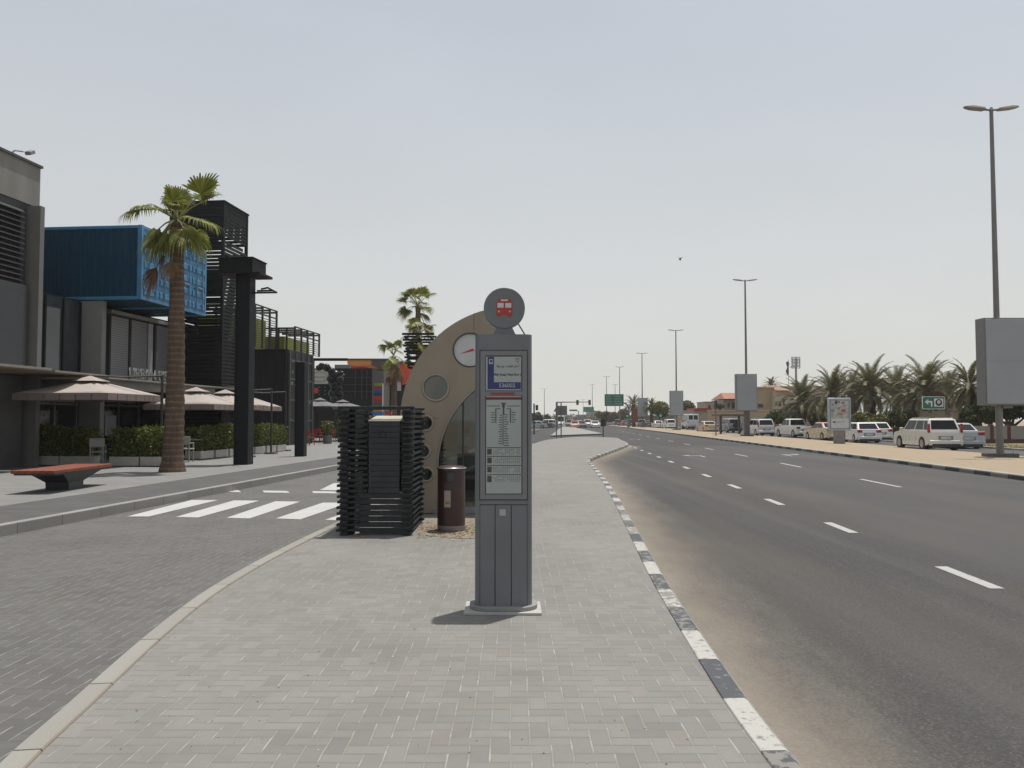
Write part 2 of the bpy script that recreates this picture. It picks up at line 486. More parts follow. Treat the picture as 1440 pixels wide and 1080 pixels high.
# ---- ground sheet to the horizon
k = N('desert_ground'); c = k.pos()
MAT_GROUND = k.done(k.mix(k.noise(c, .05, 6, .6), (.2,.167,.125), (.27,.23,.18)), .9, 0, .2)
struct('ground', MB().box(-1400,1400,-1400,1400,-.9,-.3), MAT_GROUND)

RK = crom([(1.33,-5),(1.335,1),(1.345,3.9),(1.352,4.62),(1.385,5.43),(1.475,7.15),(1.595,9.0),(1.87,12.56),(2.33,18.77),(2.74,25.8),(3.05,32.2)], .3)
BAY = crom([(3.05,32.2),(3.35,34.2),(4.2,38.0),(5.8,45),(7.0,50.3),(7.6,53.5)], .4)
TIP = crom([(7.6,53.5),(8.0,57),(8.7,66),(9.1,71),(8.6,74),(6.3,76.0),(3.1,66),(1.45,54.3)], .8)
LK = crom([(-2.28,-5),(-2.3,1),(-2.35,3.75),(-2.405,4.05),(-2.48,4.6),(-2.61,5.46),(-2.74,6.44),(-2.84,7.5),(-2.875,8.68),(-2.85,10.17),(-2.72,12.65),(-2.42,16.0),(-1.99,20.3),(1.45,54.3)], .3)
RIGHT = RK + BAY[1:]
isl = RIGHT + TIP[1:] + LK[::-1][1:-1]
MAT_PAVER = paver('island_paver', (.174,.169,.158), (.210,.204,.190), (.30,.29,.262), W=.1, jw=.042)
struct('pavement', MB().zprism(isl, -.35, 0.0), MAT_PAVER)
MAT_KERB = kerbpaint('kerb_paint', (.43,.42,.39), (.062,.068,.079), 1.5, .575)
struct('kerb', strip(RIGHT, [(-.15,.003),(-.145,.01),(-.03,.012),(-.008,-.002),(.004,-.03),(.012,-.135)]), MAT_KERB)
MAT_KERB_PLAIN = kerbpaint('kerb_concrete', (.285,.275,.245), (.265,.256,.23), 2.0, .72)
struct('kerb', strip(TIP, [(-.15,.003),(-.145,.01),(-.03,.012),(0,-.01),(.012,-.135)]), MAT_KERB_PLAIN)
struct('kerb', strip(LK, [(-.012,-.05),(-.006,.006),(.004,.014),(.125,.014),(.132,.003)]), MAT_KERB_PLAIN)

# ---- main road: strip near the bay kerb, then far sheet; median kerb on the right
MEDK = crom([(12.6,-6),(13.5,10),(14.4,23),(15.1,33.3),(17.6,73),(20.5,120),(24.6,190),(36,400),(60,900)], 2.0)
def kx(P, Y):
    for a, b in zip(P, P[1:]):
        if a[1] <= Y <= b[1]: return a[0] + (b[0]-a[0])*(Y-a[1])/max(1e-6, b[1]-a[1])
    return P[-1][0]
MAT_ROAD = asphalt('road_asphalt', (.057,.056,.0545), True)
m = MB(); m.uv = []
offs = [-.1,0,.1,.2,.35,.5,.7,.9,1.2,1.6,2.2,3,4,5.5,8,11,15,20]
Ys = [-5+.5*i for i in range(118)]
for Y in Ys:
    x0 = kx(RIGHT, min(Y, 53.4)); bay = max(0.0, Y-32)
    for o in offs:
        m.v.append((x0+o, Y, ZR))
        # past the bay the lanes keep their line, only the kerb swings out
        m.uv.append((o if bay == 0 else min(o, o), Y))
n = len(offs)
for i in range(len(Ys)-1):
    for j in range(n-1): m.f.append((i*n+j, i*n+j+1, (i+1)*n+j+1, (i+1)*n+j))
struct('main_road', m, MAT_ROAD)
MAT_ROADF = asphalt('far_asphalt', (.056,.0548,.0536))
m = MB(); m.box(-30, 21, 53.6, 130, -.2, ZR-.004); m.box(-30, 60, 130, 1000, -.2, ZR-.004)
struct('road_beyond', m, MAT_ROADF)

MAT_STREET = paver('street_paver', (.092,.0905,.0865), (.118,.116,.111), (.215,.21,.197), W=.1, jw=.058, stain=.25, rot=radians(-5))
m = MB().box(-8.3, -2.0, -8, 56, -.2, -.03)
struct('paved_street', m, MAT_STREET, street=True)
MAT_LIGHTPAVE = slab('light_slabs', (.19,.187,.178), (.23,.226,.215), .6, .3, .01, .8)
MAT_DARKPAVE = slab('dark_slabs', (.083,.081,.078), (.105,.102,.097), .4, .2, .01, .75)
struct('left_pavement', MB().box(-60, -10.05, -12, 130, -.2, .13), MAT_LIGHTPAVE, street=True)
struct('pavement_border', MB().box(-10.05, -8.34, -12, 130, -.2, .13), MAT_DARKPAVE, street=True)
k2 = slab('kerb_blocks', (.245,.238,.223), (.275,.268,.25), 9, 1.0, .012, .55)
struct('left_kerb', MB().box(-8.34, -8.2, -12, 130, -.2, .136), k2, street=True, bevel=.015)

# ---- painted markings
WHITE = paint('road_white', (.39,.39,.375), (.05,.049,.047), .60)
WHITE2 = paint('street_white', (.47,.47,.455), (.10,.097,.092), .66)
def lane_line(ps, x0, slope, w, L, name='lane_marking'):
    m = MB()
    for Y in ps:
        xa = x0 + slope*Y; xb = x0 + slope*(Y+L)
        m.quad((xa-w/2, Y, ZR+.004), (xa+w/2, Y, ZR+.004), (xb+w/2, Y+L, ZR+.004), (xb-w/2, Y+L, ZR+.004))
    struct(name, m, WHITE)
lane_line([.5,4.5,8.4,12.5,16.55,20.5,24.6,28.7,32.8,37,41,45,49,53], 4.42, .0615, .15, 1.25)
lane_line([-6,3,12,20.9,29.6,38.2,46.8,55.4,64,73,81.5,90,98.6,107,116,125], 8.58, .0625, .13, 2.8)
def gquad(m, pts, z):
    m.quad(*[(*gp(x, y, z), z) for x, y in pts])
m = MB()
for q in ([(182,726.2),(212.4,726.2),(308.9,703.1),(272,703.1)], [(250.2,726.8),(281.3,727.6),(366.7,704),(331,703.6)],
          [(321,728),(353.3,728.9),(423.6,705.3),(389,704.9)], [(389.8,728.9),(424.4,730.2),(492,706.9),(455.6,706.7)],
          [(458.7,731),(493,732),(560,708.5),(524,708.2)], [(530,733),(563,734),(627,710),(592,709.5)]):
    gquad(m, q, -.026)
struct('crosswalk_stripes', m, WHITE2)
m = MB()
for a, b, y in ((308,341,690.6),(371,409,691.6),(440,476,692.4),(507,543,693.2)):
    gquad(m, [(a+2,y+.9),(b,y+1.4),(b-4,y-1.3),(a,y-1.8)], -.026)
struct('give_way_line', m, WHITE2)
m = MB()
m.add([(*gp(451,689,-.026),-.026), (*gp(497,690,-.026),-.026), (*gp(482,679.5,-.026),-.026), (*gp(470,679.5,-.026),-.026)], [(0,1,2,3)])
struct('give_way_triangle', m, WHITE2)
def arrow(X, Y, turn, sc_=1.0):
    z = ZR+.004; m = MB(); u = .0625
    def P(x, y): return (X + x*sc_ + u*y*sc_, Y + y*sc_, z)
    m.quad(P(-.09,0), P(.09,0), P(.09,2.6), P(-.09,2.6))
    s = turn
    a, b = sorted((0.09*s, .75*s))
    m.quad(P(a,1.9), P(b,2.3), P(b,2.7), P(a,2.3))
    if s > 0: m.add([P(.75,1.7), P(1.35,3.0), P(.75,3.3)], [(0,1,2)])
    else: m.add([P(-.75,1.7), P(-.75,3.3), P(-1.35,3.0)], [(0,1,2)])
    struct('arrow_marking', m, WHITE)
arrow(8.85, 37.6, -1, .62); arrow(13.2, 38.6, 1, .7); arrow(10.9, 70, -1, .62)

# ---- median: kerb, sand; service road, verge
MAT_MEDK = kerbpaint('median_kerb_paint', (.22,.217,.205), (.045,.047,.05), 2.0, .66)
struct('median_kerb', strip(MEDK, [(-.015,ZR-.1),(-.006,ZR+.10),(.008,ZR+.135)]), MAT_MEDK)
struct('median_kerb', strip(MEDK, [(.008,ZR+.135),(.02,ZR+.148),(.22,ZR+.15),(.24,ZR+.135),(.243,ZR+.02)]), kerbpaint('kerb_top', (.36,.348,.32), (.32,.31,.287), 2.0, .7))
k = N('median_sand'); c = k.pos()
sand = k.mix(k.noise(c, 1.1, 6, .65), (.27,.212,.148), (.355,.29,.21))
sand = k.mix(k.ramp(k.noise(c, 45, 4, .75), [(.35, 0.0), (.75, .5)]), sand, (.215,.168,.118))
sand = k.mix(k.ramp(k.noise(c, .35, 4, .6), [(.5, 0.0), (.75, .5)]), sand, (.31,.242,.168))
k.bump(k.math('ADD', k.noise(c, 30, 4, .7), k.noise(c, 3, 4)), .6, .03)
MAT_SAND = k.done(sand, .95, 0, .15)
def servx(Y): return 20.7 + .055*Y
def fark(Y): return 24.9 + .055*Y
m = MB(); rows = [-6+3*i for i in range(140)]
for Y in rows:
    a = kx(MEDK, Y)+.2; b = max(a+.6, servx(Y))
    for q in range(7):
        t = q/6; m.v.append((a+(b-a)*t, Y, ZR+.1 + .06*sin(pi*t) + rng.uniform(-.018,.018)*(0 < q < 6)))
for i in range(len(rows)-1):
    for q in range(6): m.f.append((i*7+q, i*7+q+1, (i+1)*7+q+1, (i+1)*7+q))
struct('sand_median', m, MAT_SAND, smooth=60)
m = MB()
for i, Y in enumerate(rows):
    m.v += [(servx(Y)-.6, Y, ZR+.045), (fark(Y)+9.0, Y, ZR+.045)]
    if i: m.f.append((i*2-2, i*2-1, i*2+1, i*2))
struct('service_road', m, asphalt('service_asphalt', (.08,.078,.076)))
FK = [(fark(Y), Y) for Y in rows if Y < 66]
struct('service_kerb', strip(FK, [(-.01,ZR),(0,ZR+.15),(.16,ZR+.16),(.17,ZR+.05)]), kerbpaint('verge_kerb', (.39,.375,.345), (.25,.245,.23), 2.0, .66))
k = N('verge_grass'); c = k.pos()
MAT_VERGE = k.done(k.mix(k.ramp(k.noise(c, .9, 6, .7), [(.35, 0.0), (.6, 1.0)]), (.10,.10,.036), (.2,.172,.10)), .95, 0, .1)
m = MB()
for i, (x, Y) in enumerate(FK):
    m.v += [(x+.16, Y, ZR+.155), (x+5, Y, ZR+.2)]
    if i: m.f.append((i*2-2, i*2-1, i*2+1, i*2))
struct('grass_verge', m, MAT_VERGE)
# tufts so the verge is not a flat strip
m = MB()
for i in range(2600):
    Y = rng.uniform(36, 62); x = fark(Y)+.2+rng.random()**1.5*3.0; h = rng.uniform(.04,.13); a = rng.uniform(0, pi)
    dx, dy = cos(a)*.02, sin(a)*.02
    m.add([(x-dx,Y-dy,ZR+.15),(x+dx,Y+dy,ZR+.15),(x+rng.uniform(-.05,.05),Y+rng.uniform(-.05,.05),ZR+.15+h)], [(0,1,2)])
tag(mk('grass', m, leafmat('verge_blades', (.09,.105,.03), (.2,.19,.07), (.3,.26,.13))), 'thin yellowish grass along the verge beyond the service road', 'grass', kind='stuff')

# ---- second traffic island
i2 = [gp(774,614.5,ZR), gp(848,611.5,ZR), gp(812,603,ZR), gp(797,598.5,ZR), gp(789,602,ZR)]
struct('traffic_island', MB().zprism(i2, -.25, .03), slab('island_two', (.245,.238,.222), (.28,.273,.255), .4, .2))
struct('island_kerb', strip([i2[0], i2[1]], [(.005,.035),(.012,.036),(.03,-.14)]), mat('dark_kerb', (.05,.05,.05), .8))
struct('far_kerb', MB().box(-16, 2.6, 152, 152.5, -.3, .05), mat('far_kerb_concrete', (.36,.3,.27), .8))
struct('far_pavement', MB().box(-60, 2.6, 152.5, 700, -.3, .03), mat('far_pave', (.33,.29,.25), .9))

# ================================================================ FOREGROUND
GREY = mat('totem_grey', (.143,.156,.165), .42, .0, .10, 2.4, .05, 300)
GREY_D = mat('totem_seam', (.022,.024,.027), .6, 0, .1)
GREY_L = mat('totem_frame', (.175,.182,.19), .42, .1, .05)
CONC = mat('pale_concrete', (.36,.355,.335), .8, 0, .12, 6, .3, 90)
def rrect(hx, hy, r, n=6, cx=0, cy=0):
    pts = []
    for sx, sy, a0 in ((1,1,0),(-1,1,90),(-1,-1,180),(1,-1,270)):
        for q in range(n+1):
            a = radians(a0 + 90*q/n); pts.append((cx+sx*(hx-r)+r*cos(a), cy+sy*(hy-r)+r*sin(a)))
    return pts
KX, KY = gx(708, 6.85), 6.99
S = 6.85/F
def kxx(px): return (px-708)*S
def kz(py): return gz(py, 6.85)
T = thing('bus_stop_totem', 'tall grey bus stop totem with round bus sign on top standing on the brick pavement', 'bus stop', (KX,KY,0), local=False)
mk('base_plate', MB().box(-.325,.315,-.235,.2,.0,.022), CONC, T, bevel=.004)
mk('plinth', MB().zprism(rrect(.285,.2,.17,8), .022, .058), mat('plinth_grey', (.22,.22,.215), .6), T, bevel=.006)
body = mk('column', MB().zprism(rrect(.2395,.14,.075,8), .058, kz(470)), GREY, T, smooth=35)
fy = -.14
m = MB(); zt, zb = kz(493.5), kz(702); x0, x1 = kxx(675.5), kxx(741)
fr = shape2d([[(x0,zb),(x1,zb),(x1,zt),(x0,zt)], [(kxx(682.5),kz(550)),(kxx(734.5),kz(550)),(kxx(734.5),kz(500)),(kxx(682.5),kz(500))],
              [(kxx(682.5),kz(695)),(kxx(734.5),kz(695)),(kxx(734.5),kz(556.5)),(kxx(682.5),kz(556.5))]], .004)
fr.transform(Matrix.Translation((0, fy-.006, 0)))
mk('seam', MB().box(kxx(674.2),kxx(742.2),fy-.0015,fy+.01,kz(703.6),kz(492.3)), GREY_D, T)
door = mk('display_door', fr, GREY_L, T)
mk('seam', MB().box(kxx(675),kxx(741.5),fy-.0012,fy+.01,kz(857),kz(709.2)), GREY_D, T)
for a, b in ((675.6,695.8),(697.0,718.4),(719.6,740.8)):
    mk('cladding_panel', MB().box(kxx(a),kxx(b),fy-.006,fy+.004,kz(856),kz(710.4)), GREY, T, bevel=.0015)
mk('lock_plate', MB().box(kxx(702.6),kxx(711.2),fy-.009,fy-.004,kz(725),kz(716)), mat('lock_metal', (.38,.39,.4), .4, .3), T, bevel=.0012)
PAPER = mat('poster_paper', (.70,.75,.74), .55, 0, .05)
GASK = mat('gasket_black', (.012,.012,.014), .5)
INKB = mat('ink_dark', (.05,.052,.06), .7)
BLUE = mat('poster_blue', (.05,.065,.30), .55, 0, .06)
def rect(m, xa, xb, ya, yb, off): m.box(kxx(xa),kxx(xb),fy-off,fy-off+.0009,kz(yb),kz(ya)); return m
mk('gasket', rect(MB(), 682,735,499.5,550.5,.003), GASK, T)
mk('gasket', rect(MB(), 682,735,556,695.5,.003), GASK, T)
dp = mk('display', rect(MB(), 683.3,733,501.5,549,.0042), PAPER, T)
m = MB(); rect(m, 685.6,694.6,502,547.3,.0053); rect(m, 694.6,732.4,537.5,547.3,.0053)
mk('blue_border', m, BLUE, dp)
mk('bus_emblem', rect(MB(), 687.6,693,505,512,.0062), mat('emblem_white', (.75,.75,.75), .6), dp)
mk('bus_emblem', rect(MB(), 689.2,692,506.5,509.6,.0071), INKB, dp)
def ktext(s, px, py, hpx, mm, parent, name='lettering', width=1.0, al='CENTER'):
    me = text_mesh(s, hpx*S*1.38, (kxx(px), fy-.0066, kz(py)), align=al, width=width, bold=.0006)
    return mk(name, me, mm, parent, org=(0,0,0))
ktext('536002', 713, 542.3, 5.6, mat('letter_white', (.75,.76,.85), .6), dp)
ktext('Wasl Road, Wasl Park 2', 713.3, 527, 3.2, INKB, dp, width=.9)
try:
    ktext('\ufe8d\ufedf\ufeee\ufebb\ufede \u060c \ufea3\ufeaa\ufbfe\ufed8\ufe94 \ufead\ufeb8 \u0662', 714.5, 515, 3.2, INKB, dp, width=.9)
except Exception: pass
m = MB()
for i in range(4): rect(m, 724+i*1.0, 731-i*.5, 503.4+i*2.2, 504.3+i*2.2, .0052)
mk('route_marks', m, mat('ink_grey', (.2,.2,.2), .7), dp)
mk('red_strip', MB().box(kxx(690),kxx(723.5),fy-.0125,fy-.009,kz(555),kz(552.2)), mat('sign_red_dark', (.25,.03,.03), .5), T)
po = mk('timetable', rect(MB(), 683.6,733.2,557,694,.0042), PAPER, T)
mk('red_header', rect(MB(), 683.6,733.2,558.5,562.2,.0052), mat('header_red', (.28,.045,.05), .6), po)
m = MB(); GI = mat('ink_mid', (.13,.14,.145), .7)
rect(m,707,709.3,566,583,.0052); rect(m,704.5,711.8,566.5,568,.0054); rect(m,706,710,568,573,.0056)
rect(m,685,703,570.4,571.4,.0052); rect(m,713,731,570.4,571.4,.0052)
rect(m,697,704,574.3,575.3,.0052); rect(m,712,718.6,574.3,575.3,.0052)
rect(m,696.6,698,574.3,594.5,.0053); rect(m,717,718.6,574.3,594.5,.0053)
rect(m,706.8,708,583,626,.0053)
r2 = random.Random(3)
for i in range(5):
    y = 579.5+3.4*i
    rect(m, 690-r2.uniform(-1.5,1.2), 696, y, y+1.1, .0052); rect(m, 719.5, 725+r2.uniform(-2,1.5), y, y+1.1, .0052)
for i in range(13):
    y = 583.5+3.3*i
    rect(m, 701+r2.uniform(-1.5,2), 706, y, y+1.1, .0052); rect(m, 709, 714+r2.uniform(-1.8,1.5), y-.8, y+.3, .0052)
rect(m, 709, 716, 626, 627, .0052)
mk('route_map', m, GI, po)
m = MB()
for i, y in enumerate((629.6,641.8,654.6,667.4)):
    rect(m, 684.5,732.6,y-.6,y+.5,.0052)
    rect(m, 685.3,691.6,y+1.6,y+(9.6 if i < 3 else 10.6),.0053)
mk('timetable_rule', m, mat('ink_rule', (.14,.14,.14), .7), po)
for i, y in enumerate((629.6,641.8,654.6,667.4)):
    m = MB()
    for q in range(14):
        xx = 693.5 + q*2.75
        for r_ in range(4):
            if r2.random() < .86: rect(m, xx, xx+1.9, y+1.8+r_*2.2, y+2.9+r_*2.2, .0051)
    mk('timetable_figures', m, mat('ink_pale', (.36,.365,.365), .7), po)
G = glassmat('display_glass', (.95,.96,.96), .01, .08)
mk('glazing', MB().box(kxx(682.6),kxx(734.4),fy-.0085,fy-.0075,kz(549.8),kz(500.2)), G, T)
mk('glazing', MB().box(kxx(682.6),kxx(734.4),fy-.0085,fy-.0075,kz(694.8),kz(556.7)), G, T)
# round sign
cz = kz(431); cx = kxx(709); R = 29.6*S
circ = [(cx+R*cos(radians(a)), cz+R*sin(radians(a))) for a in range(0,360,6)]
mk('sign_disc', MB().prism(circ, -.045, .03), GREY, T, smooth=30, bevel=.004)
mk('sign_neck', MB().prism([(kxx(692),kz(470)),(kxx(726),kz(470)),(kxx(719.5),kz(457)),(kxx(698.5),kz(457))], -.038, .024), GREY, T)
dm = mk('bus_pictogram', MB().prism([(kxx(x),kz(y)) for x,y in [(697.5,440),(699.5,443.3),(703.5,443.3),(704.3,441),(713.7,441),(714.5,443.3),(718.6,443.3),(720.6,440),(720.4,424),(718.6,419.5),(715,417.8),(703,417.8),(699.6,419.5),(697.8,424)]], -.0475, -.0445),
        mat('bus_red', (.38,.035,.03), .45, 0, .08), T)
PW = mat('bus_white', (.55,.57,.58), .5)
def pic(m, xa, xb, ya, yb, d=.049): m.box(kxx(xa),kxx(xb),-d,-d+.0012,kz(yb),kz(ya)); return m
m = MB(); pic(m,704,714.2,418.9,421); pic(m,699.2,708.1,424,430.5); pic(m,710.3,719,424,430.5)
mk('pictogram_window', m, PW, dm)
for x in (701.2,717):
    mk('pictogram_lamp', MB().prism([(kxx(x)+.0085*cos(radians(a)), kz(436)+.0085*sin(radians(a))) for a in range(0,360,30)], -.049, -.048), mat('bus_pink', (.6,.42,.38), .5), dm)

# ---- slatted enclosure with cabinet
SL = mat('slat_charcoal', (.028,.030,.032), .6, 0, .3, 9, .3, 60, .25)
CX0, CX1, CY0, CY1 = gx(480,11.4), gx(578,11.4), 11.38, 12.75
T = thing('slatted_enclosure', 'black slatted enclosure of stacked timber laths round a service cabinet', 'enclosure', ((CX0+CX1)/2,(CY0+CY1)/2,0))
pitch = .0385*2; n = 23
EX0, EX1 = gx(519.5,11.35), gx(562.5,11.35)
for i in range(n):
    z = .02 + i*pitch
    if z > 1.74: break
for sx in (CX0, CX1-.11):
    m = MB()
    for i in range(n):
        z = .012 + i*pitch + rng.uniform(-.003,.003)
        j = rng.uniform(-.01,.01)
        m.box(sx+j, sx+.11+j, CY0-.05, CY1+.05, z, z+.036)
    mk('side_slats', m, SL, T, bevel=.004, seg=1)
for y, xs in ((CY0, ((CX0-.045, EX0-.02), (EX1+.02, CX1+.045))), (CY1-.1, ((CX0-.045, CX0+.2), (CX1-.2, CX1+.045)))):
    m = MB()
    for xs_ in ([xs] if y == CY0 else [[q] for q in xs]):
     m = MB()
     for i in range(n):
        z = .012 + i*pitch + .0385 + rng.uniform(-.003,.003)
        if i == n-1 and y == CY0:
            m.box(CX0-.045, CX1+.045, y-.002, y+.1, z-.01, z+.04); continue
        for a, b in xs_:
            m.box(a+rng.uniform(-.012,.012), b+rng.uniform(-.012,.012), y, y+.1, z, z+.036)
     mk('front_slats' if y == CY0 else 'rear_slats', m, SL, T, bevel=.004, seg=1)
for x in (CX0+.115, CX1-.115):
    mk('post', MB().box(x, x+.065, CY0+.105, CY0+.17, .0, 1.74), SL, T, bevel=.004)
for x in (CX0+.115, CX1-.185):
    mk('post', MB().box(x, x+.065, CY1-.175, CY1-.11, .0, 1.74), SL, T, bevel=.004)
m = MB()
for i in range(7):
    m.box(CX0+.27, CX1-.02, CY0-.012, CY0+.004, .035+i*.079, .108+i*.079)
mk('front_board', m, SL, T, bevel=.003, seg=1)
EX0, EX1 = gx(519.5,11.35), gx(562.5,11.35)
CB = thing('service_cabinet', 'dark boarded cabinet with sloping cream lid inside the slatted enclosure', 'cabinet', ((EX0+EX1)/2, 11.4, .58))
m = MB()
for i in range(13):
    z = .585+i*.0765; m.box(EX0, EX1, CY0-.035, CY0-.008, z, z+.073)
m.box(EX0+.01, EX1-.01, CY0-.01, CY0+.45, .585, 1.575)
mk('body', m, mat('cabinet_dark', (.033,.036,.040), .6, 0, .2, 6, 0, 60, .3), CB, bevel=.003, seg=1)
m = MB(); m.add([(EX0-.012,CY0-.05,1.575),(EX1+.012,CY0-.05,1.575),(EX1-.02,CY0+.46,1.575),(EX0+.02,CY0+.46,1.575),
                 (EX0-.012,CY0-.05,1.592),(EX1+.012,CY0-.05,1.592),(EX1-.02,CY0+.46,1.655),(EX0+.02,CY0+.46,1.655)],
                [(3,2,1,0),(4,5,6,7),(0,1,5,4),(1,2,6,5),(2,3,7,6),(3,0,4,7)])
mk('lid', m, mat('cabinet_cream', (.37,.345,.27), .55, 0, .12), CB, bevel=.004)
m = MB(); lx = gx(538.5, 11.35); lz = gz(611, 11.35)
m.tube([(lx+.05*cos(radians(a))*(1 if abs(cos(radians(a))) < .8 else .95), CY0-.041, lz+.045*sin(radians(a))) for a in range(0,361,20)], .006, 6)
mk('handle', m, mat('handle_black', (.012,.012,.012), .4), CB)

# ---- round litter bin
BX, BY = gx(635, 11.85), 11.87
T = thing('litter_bin', 'dark brown cylindrical litter bin with steel rim beside the slatted enclosure', 'bin', (BX,BY,0), local=False)
br = mat('bin_brown', (.036,.013,.010), .45, .0, .12, 4, .05, 200)
mk('foot', MB().lathe([(.195,.012),(.2,.02),(.2,.085),(.19,.09)], 40), mat('bin_foot', (.2,.185,.17), .5, .3), T, smooth=40)
mk('drum', MB().lathe([(.196,.088),(.2,.092),(.2,.885),(.198,.89)], 48), br, T, smooth=40)
st = mat('steel', (.55,.55,.54), .28, .9, .05)
mk('lid', MB().lathe([(.206,.886),(.212,.892),(.212,.905),(.206,.914),(.16,.932),(.06,.94),(.001,.941)], 48), br, T, smooth=40)
mk('rim', MB().tube([(.209*cos(radians(a)), .209*sin(radians(a)), .903) for a in range(-150,61,6)], .008, 8), st, T, smooth=60)
def bcurve(m, a0, a1, z0, z1, r0, r1, n=10):
    for i in range(n):
        p = radians(a0+(a1-a0)*i/n); q = radians(a0+(a1-a0)*(i+1)/n)
        vs = [(r0*sin(p),-r0*cos(p),z0),(r0*sin(q),-r0*cos(q),z0),(r1*sin(q),-r1*cos(q),z0),(r1*sin(p),-r1*cos(p),z0),
              (r0*sin(p),-r0*cos(p),z1),(r0*sin(q),-r0*cos(q),z1),(r1*sin(q),-r1*cos(q),z1),(r1*sin(p),-r1*cos(p),z1)]
        m.add(vs, [(0,1,2,3),(7,6,5,4),(3,2,6,7),(0,4,5,1)])
    return m
mk('opening', bcurve(MB(), -27, 12, .71, .86, .2, .203), mat('bin_hole', (.006,.006,.006), .6), T)
mk('ash_tray', bcurve(MB(), -12, 13, .72, .845, .2, .209), mat('tray_steel', (.05,.053,.056), .5, .3), T)
st2 = mk('sticker', bcurve(MB(), -26, 1, .355, .59, .2, .2022), mat('sticker_tan', (.30,.265,.22), .6, 0, .1), T)
mk('sticker_band', bcurve(MB(), -22, -2, .40, .435, .2022, .203), mat('sticker_ochre', (.22,.15,.07), .6), st2)

# ---- dry litter and sand round the bin
patch = crom([gp(590,752),gp(640,757),gp(690,756),gp(700,742),gp(668,730),gp(620,729),gp(592,736),gp(590,752)], .05)[:-1]
k = N('litter_sand'); c = k.pos()
cc = k.mix(k.noise(c, 14, 6, .75), (.17,.142,.105), (.28,.242,.188))
k.bump(k.noise(c, 60, 4, .7), .8, .01)
struct('sand_patch', MB().zprism(patch, .0005, .006), k.done(cc, .95, 0, .1))
m = MB()
for i in range(900):
    a = rng.random(); px = rng.uniform(588, 672); py = rng.gauss(745, 6)
    if not 728 < py < 760: continue
    x, y = gp(px, py, .01); r_ = rng.uniform(.004,.02); q = rng.uniform(0, pi)
    dx, dy = cos(q)*r_*1.8, sin(q)*r_*1.8
    m.add([(x-dx,y-dy,.007),(x+dy*.35,y-dx*.35,.009+rng.random()*.012),(x+dx,y+dy,.008+rng.random()*.01),(x-dy*.35,y+dx*.35,.007)], [(0,1,2,3)])
tag(mk('debris', m, leafmat('dry_bits', (.13,.095,.06), (.27,.215,.145), (.36,.31,.24), .9, .05)), 'dry leaves and straw lying on sand round the brown bin', 'debris', kind='stuff')
# stray chips and leaves on the paving
m = MB()
for i in range(150):
    px = rng.uniform(150, 1000); py = 640+rng.random()**.7*440
    x, y = gp(px, py)
    if not (kx(LK, y)+.2 < x < kx(RIGHT, y)-.2): continue
    r_ = rng.uniform(.003,.011); q = rng.uniform(0, pi)
    dx, dy = cos(q)*r_, sin(q)*r_
    m.add([(x-dx,y-dy,.002),(x+dy*.6,y-dx*.6,.004),(x+dx,y+dy,.003),(x-dy*.6,y+dx*.6,.006)], [(0,1,2,3)])
tag(mk('debris', m, leafmat('chips', (.12,.1,.08), (.3,.27,.22), (.5,.48,.43), .9, .05)), 'tiny scattered chips and leaf bits on the brick pavement', 'debris', kind='stuff')

# ---- arched bus shelter behind the totem
AY = 14.0; A = AY/F
def ax(px): return (px-655)*A
def az(py): return gz(py, AY)
T = thing('bus_shelter', 'bronze arched bus shelter with round portholes behind the totem', 'bus shelter', (gx(655,AY),AY,0), local=False)
k = N('bronze_panel'); c = k.coord()
n1 = k.noise(c, .9, 4, .6); n2 = k.noise(k.mapping(c, (1,1,.25)), 3, 5, .6)
bc = k.mix(n1, (.24,.203,.158), (.33,.28,.22)); bc = k.mix(k.ramp(n2, [(.45,0.0),(.75,.3)]), bc, (.2,.172,.14))
MAT_BRZ = k.done(bc, k.math('MULTIPLY_ADD', n2, .2, .36), .3, .4)
def arcp(cx, cy, r, a0, a1, n=40, ry=None):
    ry = ry or r
    return [(cx+r*cos(radians(a0+(a1-a0)*i/n)), cy-ry*sin(radians(a0+(a1-a0)*i/n))) for i in range(n+1)]
outer_px = [(563.5,721)] + arcp(722,590,158.6,180,96,44) + arcp(700,446,15,90,0,8) + [(715,500),(715,721)]
P2 = lambda L: [(ax(x), az(y)) for x, y in L]
inner_px = [(617,712)] + arcp(755,656,139,180,110,32) + [(707,528),(707,712)]
holes = [arcp(613,545.5,18.2,0,350,34), arcp(661,492.5,23.5,0,350,34)]
small = [(599,595,10.5),(596,634.5,9.5),(600.5,667,9.5)]
for x, y, r in small: holes.append(arcp(x,y,r,0,345,23))
me = shape2d([P2(outer_px), P2(inner_px)] + [P2(h) for h in holes], .05)
mk('end_panel', me, MAT_BRZ, T, org=(0,0,0), bevel=.006, seg=1)
RIM = mat('bronze_rim', (.30,.27,.23), .35, .7, .08)
def ring(pts, r, y, cyc=True):
    P = [(ax(x), y, az(y_)) for x, y_ in pts]
    if cyc: P.append(P[0])
    return MB().tube(P, r, 8)
m = ring(inner_px[1:-2], .017, -.055, False)
mk('arch_rim', m, RIM, T, smooth=60)
SG = glassmat('shelter_glass', (.55,.60,.585), .085, .02)
for h in (holes[0], *[arcp(x,y,r,0,345,23) for x,y,r in small]):
    q = mk('porthole', ring(h, .02, -.052), RIM, T, smooth=60)
    mk('pane', MB().prism([(ax(x),az(y)) for x,y in h][::-1], -.005, .005), SG, q)
q = mk('logo_roundel', ring(holes[1], .012, -.052), mat('rim_dark', (.08,.07,.06), .5, .3), T, smooth=60)
mk('roundel_face', MB().prism([(ax(x),az(y)) for x,y in holes[1]][::-1], -.03, .03), mat('roundel_white', (.50,.52,.52), .4, 0, .06), q)
